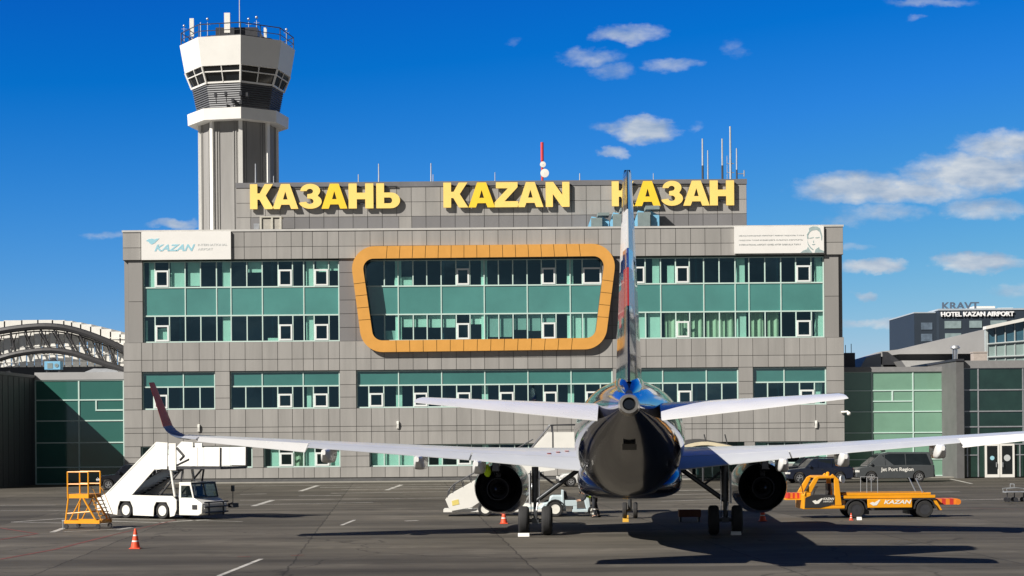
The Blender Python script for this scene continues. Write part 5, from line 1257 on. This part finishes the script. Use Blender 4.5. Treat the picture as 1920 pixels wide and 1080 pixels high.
# --- baggage tractor
tt = thing('baggage_tractor', 'open pale blue baggage tractor with black seat, behind the left main wheels', 'tractor', (at(1040,900,83.0).x, 83.0, 0))
tx = lambda px: (px - 1400)/238.0
tz_ = lambda py: (555 - py)/238.0
m = MB(); m.prism([(tx(1225),tz_(465)),(tx(1260),tz_(400)),(tx(1330),tz_(388)),(tx(1345),tz_(322)),(tx(1375),tz_(308)),(tx(1490),tz_(308)),(tx(1490),tz_(470))], -.5, .5); m.build('engine_cover', tractor_m, tt, bevel=.05)
m = MB(); m.box(tx(1478), tx(1502), -.55, .55, tz_(420), tz_(248)); m.build('rear_screen', tractor_m, tt, bevel=.02)
m = MB(); m.prism([(tx(1505),tz_(262)),(tx(1530),tz_(255)),(tx(1545),tz_(325)),(tx(1630),tz_(335)),(tx(1640),tz_(362)),(tx(1510),tz_(352))], -.4, .4); m.build('seat', blackp, tt, bevel=.03)
m = MB(); m.box(tx(1500), tx(1655), -.5, .5, tz_(432), tz_(364)); m.box(tx(1610), tx(1655), -.5, .5, tz_(470), tz_(433)); m.box(tx(1600), tx(1815), -.55, .55, tz_(502), tz_(471)); m.build('floor_body', tractor_m, tt, bevel=.02)
m = MB(); m.prism([(tx(1765),tz_(470)),(tx(1738),tz_(350)),(tx(1742),tz_(320)),(tx(1790),tz_(308)),(tx(1812),tz_(470))], -.5, .5); m.build('dashboard', tractor_m, tt, bevel=.03)
m = MB(); m.tube((tx(1760),-.1,tz_(320)),(tx(1715),-.1,tz_(285)),.025,6); m.lathe([(.17,0),(.2,.015),(.17,.03)], (tx(1710),-.1,tz_(282)), (-.8,0,.6), 14); m.build('steering_wheel', blackp, tt)
m = MB(); m.box(tx(1815), tx(1900), -.5, .5, tz_(500), tz_(440)); m.build('front_body', tractor_m, tt, bevel=.03)
for x_, r_ in ((1400, .38), (1840, .27)):
    for s_ in (-1, 1): wheel(tt, tx(x_), s_*.52, r_, .24, s_, rim_w, spokes=0)
m = MB(); a_ = [(.46*math.cos(PI*i/8), .40 + .46*math.sin(PI*i/8)) for i in range(9)] + [(.42*math.cos(PI*i/8), .40 + .42*math.sin(PI*i/8)) for i in range(8, -1, -1)]
m.prism(a_, -.66, -.42); m.build('mudguard', blackp, tt)
m = MB(); m.box(tx(1000), tx(1225), -.07, .07, tz_(470), tz_(440)); m.build('tow_bar', tractor_m, tt)

# --- luggage trolleys at the right edge
pt = gnd(1895, 941)
t = thing('luggage_trolley', 'grey metal luggage trolley standing at the right edge of the apron', 'trolley', (pt.x, pt.y, 0), .1, 'luggage trolleys')
m = MB(); m.box(-.35, .9, -.3, .3, .52, .57); 
for y_ in (-.3, .3): m.tube((-.35,y_,.55),(.9,y_,.55),.03,6)
m.build('deck', galv_m, t)
m = MB()
for y_ in (-.28, .28): m.pipe([(-.3,y_,.56),(-.35,y_,.75),(.3,y_,.8),(.9,y_,.72)], .02, 5); m.tube((0.1,y_,.8),(0.1,y_,1.0),.02,5)
m.tube((.1,-.28,1.0),(.1,.28,1.0),.025,5); m.build('basket', galv_m, t)
for x_ in (-.2, .22, .75):
    m = MB(); m.tube((x_,0,.52),(x_,0,.2),.03,6)
    for y_ in (-.22, .22): m.lathe([(.02,-.03),(.12,-.03),(.13,0),(.12,.03),(.02,.03)], (x_, y_, .131), (0,1,0), 14, caps=True); m.tube((x_,y_,.13),(x_,0,.3),.02,5)
    m.build('caster', dark_m, t)
dup(t, (pt.x + 1.25, pt.y + .1, 0), .12, 'grey luggage trolley cut off by the right picture edge')

# --- cones and chocks
cone0 = None
for i, (u, v, s_, lb) in enumerate([(254,1029,1.0,'orange and white cone alone on the open apron at the left'),(945,982,.92,'orange cone under the left engine'),(1430,977,.92,'orange cone in shadow under the right engine'),(1596,975.5,.45,'small red cone in front of the yellow loader wheel')]):
    p = gnd(u, v)
    if i == 0:
        cone0 = thing('traffic_cone', lb, 'cone', (p.x, p.y, 0), 0, 'traffic cones')
        m = MB(); m.box(-.2,.2,-.2,.2,0,.04); m.build('base', cone_or, cone0, bevel=.02)
        pr = [(.17,.042),(.128,.26),(.118,.31),(.085,.47),(.075,.52),(.05,.66),(.03,.74),(.0,.745)]
        m = MB()
        for k in range(len(pr) - 1): m.lathe([pr[k], pr[k+1]], (0,0,0), (0,0,1), 18, 1 if k in (1, 3) else 0)
        m.build('cone_body', [cone_or, white_p], cone0)
    else:
        c = dup(cone0, (p.x, p.y, 0), 0, lb); c.scale = (s_, s_, s_)
def chock(u, v, label, w_=.5, col=white_p):
    p = gnd(u, v); m = MB(); m.prism([(-.11,0),(.11,0),(.03,.14),(-.03,.14)], -w_/2, w_/2, 'x')
    o = m.build('wheel_chock', col, None, (p.x, p.y, 0), bevel=.01); return tag(o, label, 'chock', 'wheel chocks')
chock(982, 1006, 'white wheel chock behind the outer left main wheel', .45); chock(1380, 1003, 'white wheel chock behind the outer right main wheel', .4); chock(1611, 975, 'white wheel chock beside the small red cone at the loader', .22)
p = gnd(1293, 978); t = thing('equipment_cart', 'low brown equipment box in the shadow beside the nose wheels', 'cart', (p.x, p.y, 0))
m = MB(); m.box(-.5,.5,-.25,.25,.22,.55); m.build('box', mat('brown_board', (.16,.06,.03), .7), t, bevel=.02)
for x_ in (-.42, .42):
    m = MB(); m.box(x_-.04, x_+.04, -.2, .2, 0, .219); m.build('leg', dark_m, t)

# ------------------------------------------------------------------ aircraft
GY = 67.9; gx = (1180 - 960)/F*GY
hd = -math.atan2(gx, GY)
ac = thing('airliner', 'twin engine airliner with glossy navy tail and light grey wings, seen from behind', 'aircraft', (gx, GY, 0), hd)
def ay(xn): return 17.71 - xn
def ring(xn, w_, zb, zt_, n=40, e=2.0):
    zc = (zb + zt_)/2; hh_ = (zt_ - zb)/2; out = []
    for i in range(n):
        a = 2*PI*i/n; c, s_ = math.cos(a), math.sin(a)
        out.append((w_*math.copysign(abs(c)**(2/e), c), ay(xn), zc + hh_*math.copysign(abs(s_)**(2/e), s_)))
    return out
stn = [(0,.05,3.30,3.42),(.25,.5,2.85,3.85),(.8,.95,2.45,4.35),(1.6,1.30,2.15,4.85),(2.6,1.58,1.95,5.35),(3.6,1.77,1.84,5.70),(5,1.92,1.79,5.88),(6.5,1.975,1.78,5.92),
       (12,1.975,1.78,5.92),(18,1.975,1.78,5.92),(24.2,1.975,1.78,5.92),(25.6,1.965,1.85,5.92),(27,1.92,2.08,5.91),(28.5,1.82,2.42,5.89),(30,1.66,2.80,5.85),(31.5,1.44,3.20,5.78),(33,1.17,3.60,5.68),(34.5,.87,4.00,5.54),(35.7,.62,4.30,5.40),(36.7,.42,4.53,5.25),(37.3,.31,4.66,5.15)]
m = MB(); rings = [ring(*s_) for s_ in stn]
m.loft(rings, 0)
# dark belly, navy sides
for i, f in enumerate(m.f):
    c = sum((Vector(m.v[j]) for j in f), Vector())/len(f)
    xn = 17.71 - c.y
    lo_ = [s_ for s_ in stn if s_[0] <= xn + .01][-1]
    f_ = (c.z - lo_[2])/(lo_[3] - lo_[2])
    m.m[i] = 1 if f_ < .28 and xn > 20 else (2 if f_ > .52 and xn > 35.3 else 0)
fus = m.build('fuselage', [navy_m, belly_m, cobalt_m], ac, ang=60)
m = MB(); m.lathe([(.19,.60),(.165,.5),(.16,.12),(.01,.1)], (0, ay(37.18), 4.90), (0,-1,.06), 28, 1); m.lathe([(.30,0),(.315,.05),(.31,.36),(.265,.60),(.19,.60)], (0, ay(37.18), 4.90), (0,-1,.06), 28, 0); m.build('exhaust', [bronze_m, black_m], ac)
# panel lines and access hatch on the belly
m = MB(); 
m.add([(-.22, ay(33.2), 3.60),(.22, ay(33.2), 3.60),(.22, ay(33.9), 3.79),(-.22, ay(33.9), 3.79)], [(0,1,2,3)]); m.M = None
o = m.build('access_hatch', blackp, fus); o.location = (0, 0, -.02)
m = MB(); m.loft([ring(x_, w_, zb, zt_, 32, 3.0) for x_, w_, zb, zt_ in [(10.4,1.2,1.80,2.2),(11.4,1.80,1.62,2.8),(13,2.05,1.52,3.1),(17,2.10,1.48,3.1),(19.5,2.05,1.50,3.0),(21,1.92,1.58,2.8),(22.2,1.6,1.72,2.5),(23.2,1.0,1.82,2.2)]]); m.build('belly_fairing', belly_m, ac, ang=60)

def foil(n=12):
    """NACA style half thickness at chord fraction"""
    return lambda c: 5*(.2969*math.sqrt(max(c,0)) - .126*c - .3516*c*c + .2843*c**3 - .1015*c**4)
tk = foil()
def sect(s_, lat, xle, ch_, zle, th, inc, c0, c1, n=9, side_axis=None):
    """section ring from chord fraction c0 to c1; inc drops the trailing edge"""
    up_, lo_ = [], []
    for i in range(n + 1):
        f_ = i/n; c = c0 + (c1 - c0)*(1 - math.cos(PI*f_))/2 if c0 == 0 else c0 + (c1 - c0)*f_
        camber = .02*4*c*(1 - c)
        h_ = tk(c)*th + .002
        for lst, sg in ((up_, 1), (lo_, -1)):
            zz = zle - inc*c + (camber + sg*h_)*ch_
            lst.append((s_*lat, ay(xle + ch_*c), zz))
    return up_ + lo_[::-1]
# span stations: lateral, leading edge, chord, z of leading edge, thickness, drop
WS = [(1.6,11.2,7.0,2.92,.14,.30),(6.4,13.95,4.55,3.22,.12,.14),(12.6,17.05,2.98,3.68,.11,.06),(16.75,19.2,1.95,4.00,.105,.03),(17.3,19.55,1.72,4.05,.10,.02)]
def wst(lat):
    for a_, b_3 in zip(WS[:-1], WS[1:]):
        if lat <= b_3[0] + 1e-6:
            f_ = (lat - a_[0])/(b_3[0] - a_[0]); return tuple(p + (q - p)*f_ for p, q in zip(a_, b_3))
    return WS[-1]
HT = (0, 0)
for s_ in (-1, 1):
    m = MB()
    m.loft([sect(s_, *wst(l_), 0, .745) for l_ in (1.6, 3, 4.7, 6.4, 9.5, 12.6, 14.5, 16.75, 17.3)], 0)
    m.loft([sect(s_, *wst(l_), .746, 1.0, 5) for l_ in (16.77, 17.3)], 0)
    wg = m.build('wing', silver_m, ac, ang=50)
    for nm, l0, l1 in (('flap', 1.95, 6.33), ('flap', 6.40, 12.62), ('aileron', 12.70, 16.73)):
        q = MB(); k_ = 4
        rgs = [sect(s_, *wst(l0 + (l1 - l0)*i/k_), .758, 1.0, 5) for i in range(k_ + 1)]
        dz_ = .20 if nm == 'aileron' else (.05 if l0 < 3 else .02)                      # a little droop of the hinged surfaces
        for i, rg_ in enumerate(rgs):
            W_ = wst(l0 + (l1 - l0)*i/k_); yh = ay(W_[1] + W_[2]*.758)
            rgs[i] = [(p[0], p[1], p[2] - dz_*(1 - .6*i/k_)*max(0, (yh - p[1])/(W_[2]*.242))) for p in rg_]
        if nm == 'aileron': rgs = rgs
        q.loft(rgs, 0); q.build(nm, wingwhite if nm == 'aileron' else silver_m, wg, ang=50)
    for l_, ln in ((6.05, 3.0), (8.35, 2.6), (11.9, 2.1)):
        W_ = wst(l_); xt = W_[1] + W_[2]; q = MB(); zc = W_[3] - W_[5] - .20
        prof = [(.02,-ln,.0),(.14,-ln*.85,.0),(.21,-ln*.55,.02),(.23,-ln*.2,.04),(.20,.08,.02),(.15,.32,.08),(.07,.52,.16)]
        rings = []
        for r_, d_, up_ in prof:
            rr = []
            for i in range(20):
                a = 2*PI*i/20; c, sn = math.cos(a), math.sin(a); e_ = 2/3.6
                rr.append((s_*l_ + r_*.95*math.copysign(abs(c)**e_, c), ay(xt + d_), zc + up_ + r_*1.35*math.copysign(abs(sn)**e_, sn) - (.10 if d_ > -ln*.6 else 0)))
            rings.append(rr)
        q.loft(rings); q.build('flap_fairing', wingwhite, wg)
    # curved winglet
    q = MB(); base = wst(17.3); rr = []
    for k in range(11):
        f_ = k/10
        if f_ < .4: a = f_/.4*math.radians(66); lat = 17.3 + .75*math.sin(a); z0 = base[3] + .75*(1 - math.cos(a)); tilt = a
        else:
            a = math.radians(66); d_ = (f_ - .4)/.6*1.85; lat = 17.3 + .75*math.sin(a) + d_*math.cos(a)*.55; z0 = base[3] + .75*(1 - math.cos(a)) + d_*math.sin(a); tilt = a
        chd = base[2]*(1 - .58*f_); xle = base[1] + 1.55*f_**1.25
        up_, lo_ = [], []
        for i in range(8):
            c = (1 - math.cos(PI*i/7))/2; h_ = (tk(c)*.10 + .002)*chd
            for lst, sg in ((up_, 1), (lo_, -1)): lst.append((s_*(lat - sg*h_*math.sin(tilt)), ay(xle + chd*c), z0 + sg*h_*math.cos(tilt) - .02*c))
        rr.append(up_ + lo_[::-1])
    q.loft(rr[:5], 0); q.loft(rr[4:], 1); q.build('winglet', [mat('blue_grey_paint', (.16,.20,.28), .5, 0, .1, 1), winglet_m], wg, ang=50)
    # root fillet and pylon
    q = MB(); q.loft([[(s_*(5.48 + w_), ay(x_), z_) for w_, z_ in ((-.16,zb_),(.16,zb_),(.13,zt_),(-.13,zt_))] for x_, zb_, zt_ in ((11.3,2.55,2.9),(13,2.45,3.25),(15,2.35,3.05),(16.6,2.55,2.95))], 0, False); q.build('pylon', nacelle_m, ac, bevel=.03)
    # engine
    eng = MB(); prof = [(.80,10.95),(.93,10.75),(1.02,10.80),(1.12,11.2),(1.19,12.1),(1.19,13.0),(1.12,14.0),(1.0,15.0),(.985,15.0),(.97,14.6),(.95,13.2)]
    eng.lathe([(r_, x_) for r_, x_ in prof], (s_*5.48, 17.71, 1.80), (0,-1,0), 36); en = eng.build('engine', nacelle_m, ac, ang=60)
    q = MB(); q.lathe([(.95,13.3),(.55,13.2),(.62,13.9),(.52,15.0),(.46,15.45),(.43,15.45),(.40,14.8),(.02,14.7)], (s_*5.48, 17.71, 1.78), (0,-1,0), 30); q.build('core_nozzle', nozzle_m, en, ang=60)
    q = MB(); q.lathe([(.0,14.7),(.26,14.72),(.22,15.3),(.08,15.8),(.0,15.9)], (s_*5.48, 17.71, 1.78), (0,-1,0), 20); q.build('exhaust_plug', nozzle_m, en)
    q = MB(); q.lathe([(.0,11.25),(.2,11.5),(.8,11.6),(.95,11.62)], (s_*5.48, 17.71, 1.80), (0,-1,0), 30); q.build('fan', nozzle_m, en)
    q = MB(); q.box(s_*5.48 - .1, s_*5.48 + .1, ay(15.2), ay(13.4), 2.25, 2.78); q.build('bifurcation', nozzle_m, en)
    # tailplane
    q = MB(); TS = [(.93,32.2,4.05,4.84,.105,.36),(6.1,35.3,1.75,5.15,.09,.12),(6.225,35.55,1.5,5.15,.05,.10)]
    q.loft([sect(s_, *T_, 0, 1.0, 10) for T_ in TS], 0); st_ = q.build('tailplane', wingwhite, ac, ang=50)
    # main gear
    lx = s_*3.795
    q = MB(); q.tube((lx,0,.58),(lx,0,1.35),.085,12); q.tube((lx,0,1.32),(lx,0,2.75),.14,12); q.tube((lx - .45,0,.585),(lx + .45,0,.585),.075,10); q.box(lx-.14,lx+.14,-.12,.12,.48,.70)
    mg = q.build('main_gear', strut_m, ac)
    q = MB(); q.tube((lx,-.05,1.35),(lx - s_*1.75,.1,2.62),.095,10); q.tube((lx - s_*.85,0,1.98),(lx,.05,2.6),.045,8); q.tube((lx - s_*.8,0,2.0),(lx - s_*.2,.02,2.5),.03,8); q.build('side_stay', strut_m, mg)
    q = MB(); q.pipe([(lx + .1,-.14,1.3),(lx + .06,-.30,1.0),(lx + .05,-.12,.68)], .04, 8); q.tube((lx + .17,-.1,1.25),(lx + .17,-.1,2.6),.025,6); q.tube((lx - .17,-.12,.7),(lx - .17,-.1,2.6),.022,6); q.build('torque_link', chrome_m, mg)
    q = MB(); q.box(lx + s_*.2, lx + s_*.24, -.35, .55, 1.25, 2.5); q.build('gear_door', silver_m, mg)
    for o_ in (-.465, .465):
        q = MB(); r_, w_ = .585, .41; q.lathe([(.27,-w_/2),(.50,-w_/2),(.56,-w_*.40),(.585,-w_*.25),(.585,w_*.25),(.56,w_*.40),(.50,w_/2),(.27,w_/2)], (lx + o_,0,r_), (1,0,0), 30); 
        for g_ in (-.10, -.035, .035, .10): q.lathe([(.586,g_-.006),(.5885,g_-.006),(.5885,g_+.006),(.586,g_+.006)], (lx + o_,0,r_), (1,0,0), 30)
        wl_ = q.build('wheel', tyre_m, mg); q = MB(); sd_ = math.copysign(1, o_)
        q.lathe([(.01,.05*sd_),(.12,.08*sd_),(.26,.02*sd_),(.275,.12*sd_)], (lx + o_,0,r_), (1,0,0), 24); q.build('hub', galv_m, wl_)
# wing root walkway patch on the left wing
q = MB()
for lat, fr_ in ((2.6,.55),(2.95,.60),(3.3,.66)):
    W_ = wst(lat); c = fr_; zz = W_[3] - W_[5]*c + (.02*4*c*(1-c) + tk(c)*W_[4])*W_[2] + .02
    q.box(-lat - .08, -lat + .08, ay(W_[1] + W_[2]*c) - .15, ay(W_[1] + W_[2]*c) + .15, zz, zz + .01)
q.build('walkway_mark', red_m, ac)
# fin with the painted flag
def fin_ring(f_, c0, c1, z):
    xle = 29.15 + 5.75*f_; ch_ = 6.9 - 4.75*f_; out_p, out_m = [], []
    n = 12
    for i in range(n + 1):
        c = c0 + (c1 - c0)*i/n; h_ = (tk(c)*.115 + .004)*ch_
        out_p.append((h_, ay(xle + ch_*c), z)); out_m.append((-h_, ay(xle + ch_*c), z))
    return out_p + out_m[::-1]
def fin_part(c0, c1, nm, f0=0, f1=1):
    m = MB(); ks = 22; rr = []
    for k in range(ks + 1):
        f_ = f0 + (f1 - f0)*k/ks; rr.append(fin_ring(f_, c0, c1, 5.62 + 6.14*f_))
    m.loft(rr, 0, True)
    for i, f in enumerate(m.f):
        c = sum((Vector(m.v[j]) for j in f), Vector())/len(f); fz_ = (c.z - 5.62)/6.14 - .035*math.sin((17.71 - c.y)*1.6)
        m.m[i] = 2 if .60 < fz_ < .78 else (1 if .50 < fz_ <= .60 else (3 if .32 < fz_ <= .50 else 0))
    return m.build(nm, [mat('navy_fin_paint', (.004, .008, .03), .11, 0, .12, 1.2, 0, .5), cobalt_m, wingwhite, flagred], ac, ang=50)
fin_part(0, .70, 'fin'); fin_part(.705, 1.0, 'rudder', .0, .985)
q = MB(); q.loft([[(w_*math.cos(a), ay(x_), zb_ + h_*math.sin(a)) for a in [PI*i/10 for i in range(11)]] for x_, w_, zb_, h_ in ((27.5,.06,5.8,.12),(30,.40,5.7,.36),(33,.48,5.55,.42),(35.5,.34,5.38,.32),(36.6,.12,5.2,.16))]); q.build('fin_fillet', navy_m, ac, ang=60)
# nose gear
q = MB(); yn = ay(5.07); q.tube((0,yn,.4),(0,yn,1.9),.09,10); q.tube((-.25,yn,.39),(.25,yn,.39),.05,8); q.tube((0,yn,1.0),(0,yn+1.0,1.9),.05,8)
ng = q.build('nose_gear', strut_m, ac)
for o_ in (-.25, .25):
    q = MB(); q.lathe([(.17,-.11),(.34,-.11),(.385,-.06),(.385,.06),(.34,.11),(.17,.11)], (o_,yn,.385), (1,0,0), 24); wl_ = q.build('wheel', tyre_m, ng); q = MB(); q.lathe([(.01,.06),(.17,.05)], (o_,yn,.385), (1,0,0), 18); q.lathe([(.01,-.06),(.17,-.05)], (o_,yn,.385), (1,0,0), 18); q.build('hub', galv_m, wl_)
q = MB(); q.box(-.32,.32,yn+.1,yn+.14,1.0,1.75); q.build('taxi_lamp', chrome_m, ng)
# neon cover hanging at the left engine pylon
p = at(913, 884, 69.6)
m = MB(); m.loft([[(r_*math.cos(2*PI*i/10) + dx_, r_*.6*math.sin(2*PI*i/10), z_) for i in range(10)] for r_, dx_, z_ in ((.05,0,.28),(.13,0,.18),(.15,.02,.0),(.12,.02,-.14),(.05,.04,-.22))])
o = m.build('warning_cover', neon_m, None, (p.x, p.y, p.z)); tag(o, 'neon yellow cloth cover hanging at the top of the left engine nozzle', 'cover')

# ------------------------------------------------------------------ ground worker
def skin_obj(name, verts, edges, radii, m_, parent, root=0, sub=1):
    me = bpy.data.meshes.new(name); bm = bmesh.new(); lay = bm.verts.layers.skin.verify()
    vs = [bm.verts.new(v) for v in verts]
    for v, r_ in zip(vs, radii):
        v[lay].radius = (r_, r_) if not isinstance(r_, tuple) else r_
    vs[root][lay].use_root = True
    for a, b_4 in edges: bm.edges.new((vs[a], vs[b_4]))
    bm.to_mesh(me); bm.free(); me.materials.append(m_)
    o = bpy.data.objects.new(name, me); COL.objects.link(o); o.parent = parent
    o.modifiers.new('skin', 'SKIN').use_smooth_shade = True
    s_ = o.modifiers.new('subdivision', 'SUBSURF'); s_.levels = s_.render_levels = sub
    return o
pw = at(1114, 930, 81.7)
wk = thing('person', 'ground worker in dark trousers and neon yellow vest bending over beside the tractor', 'person', (pw.x, 81.7, 0), 0)
# facing -x, bending forward
V = [(0,0,.95),(-.11,0,1.03),(-.26,0,1.11),(-.40,0,1.16),(-.48,0,1.18),(-.57,0,1.20),(-.64,0,1.24),
     (0,-.10,.92),(-.03,-.12,.50),(.06,-.12,.09),(-.12,-.13,.04),
     (0,.10,.92),(.10,.13,.50),(.24,.14,.09),(.08,.15,.04),
     (-.40,-.19,1.14),(-.46,-.24,.90),(-.66,-.20,.82),(-.73,-.19,.81),
     (-.40,.19,1.14),(-.47,.24,.90),(-.68,.20,.84),(-.75,.19,.84)]
E = [(0,1),(1,2),(2,3),(3,4),(4,5),(5,6),(0,7),(7,8),(8,9),(9,10),(0,11),(11,12),(12,13),(13,14),(3,15),(15,16),(16,17),(17,18),(3,19),(19,20),(20,21),(21,22)]
Rr = [.14,.14,.15,.14,.06,.095,.085,.095,.065,.045,.04,.095,.065,.045,.04,.065,.047,.035,.032,.065,.047,.035,.032]
for s_, wr in ((-.19, 18), (.19, 22)):
    w0 = Vector(V[wr])
    for k in range(4):
        b0 = len(V); L_ = (.075,.085,.08,.062)[k]; yo = (k - 1.5)*.022
        V += [tuple(w0 + Vector((-.06,yo,-.01))), tuple(w0 + Vector((-.06 - L_*.55,yo,-.02))), tuple(w0 + Vector((-.06 - L_*.9,yo,-.05)))]
        E += [(wr,b0),(b0,b0+1),(b0+1,b0+2)]; Rr += [.010,.009,.008]
    b0 = len(V); tsn = -1 if s_ > 0 else 1
    V += [tuple(w0 + Vector((-.03,tsn*.04,-.01))), tuple(w0 + Vector((-.075,tsn*.06,-.03)))]; E += [(wr,b0),(b0,b0+1)]; Rr += [.011,.009]
skin_obj('body', V, E, Rr, skin_m, wk)
skin_obj('trousers', [V[0],V[7],V[8],V[9],V[11],V[12],V[13]], [(0,1),(1,2),(2,3),(0,4),(4,5),(5,6)], [.16,.115,.088,.07,.115,.088,.07], cloth_dk, wk)
skin_obj('jacket', [V[1],V[2],V[3],V[15],V[16],V[17],V[19],V[20],V[21]], [(0,1),(1,2),(2,3),(3,4),(4,5),(2,6),(6,7),(7,8)], [.165,.172,.155,.085,.062,.05,.085,.062,.05], cloth_dk, wk)
skin_obj('vest', [(-.08,0,1.01),(-.18,0,1.07),(-.27,0,1.115),(-.38,0,1.155)], [(0,1),(1,2),(2,3)], [.178,.185,.186,.17], neon_m, wk)
m = MB(); m.ball((-.61,0,1.265), .108, 12, 0, (1,.95,1)); m.build('hair', hair_m, wk)
m = MB(); m.ball((-.70,0,1.19), .016, 6); m.build('nose', skin_m, wk)
for s_ in (-1, 1):
    m = MB(); m.ball((-.69,s_*.035,1.225), .012, 6); m.build('eye', hair_m, wk); m = MB(); m.ball((-.60,s_*.10,1.21), .022, 6, 0, (.7,.5,1.2)); m.build('ear', skin_m, wk)
for y_, x_ in ((-.12, 0), (.13, .10)):
    m = MB(); m.lathe([(.092,-.025),(.094,.025)], (x_ + .02,y_,.40), (.1,0,1), 16); m.build('reflective_band', reflect_m, wk)
    m = MB(); m.loft([[(x_ + .06 + dx_ - (0 if x_ == 0 else -.08), y_ + w_*math.cos(2*PI*i/10), .0 + h_*(1 + math.sin(2*PI*i/10))) for i in range(10)] for dx_, w_, h_ in ((.08,.04,.05),(.0,.055,.06),(-.12,.055,.045),(-.2,.03,.03))]); m.build('boot', black_m, wk)
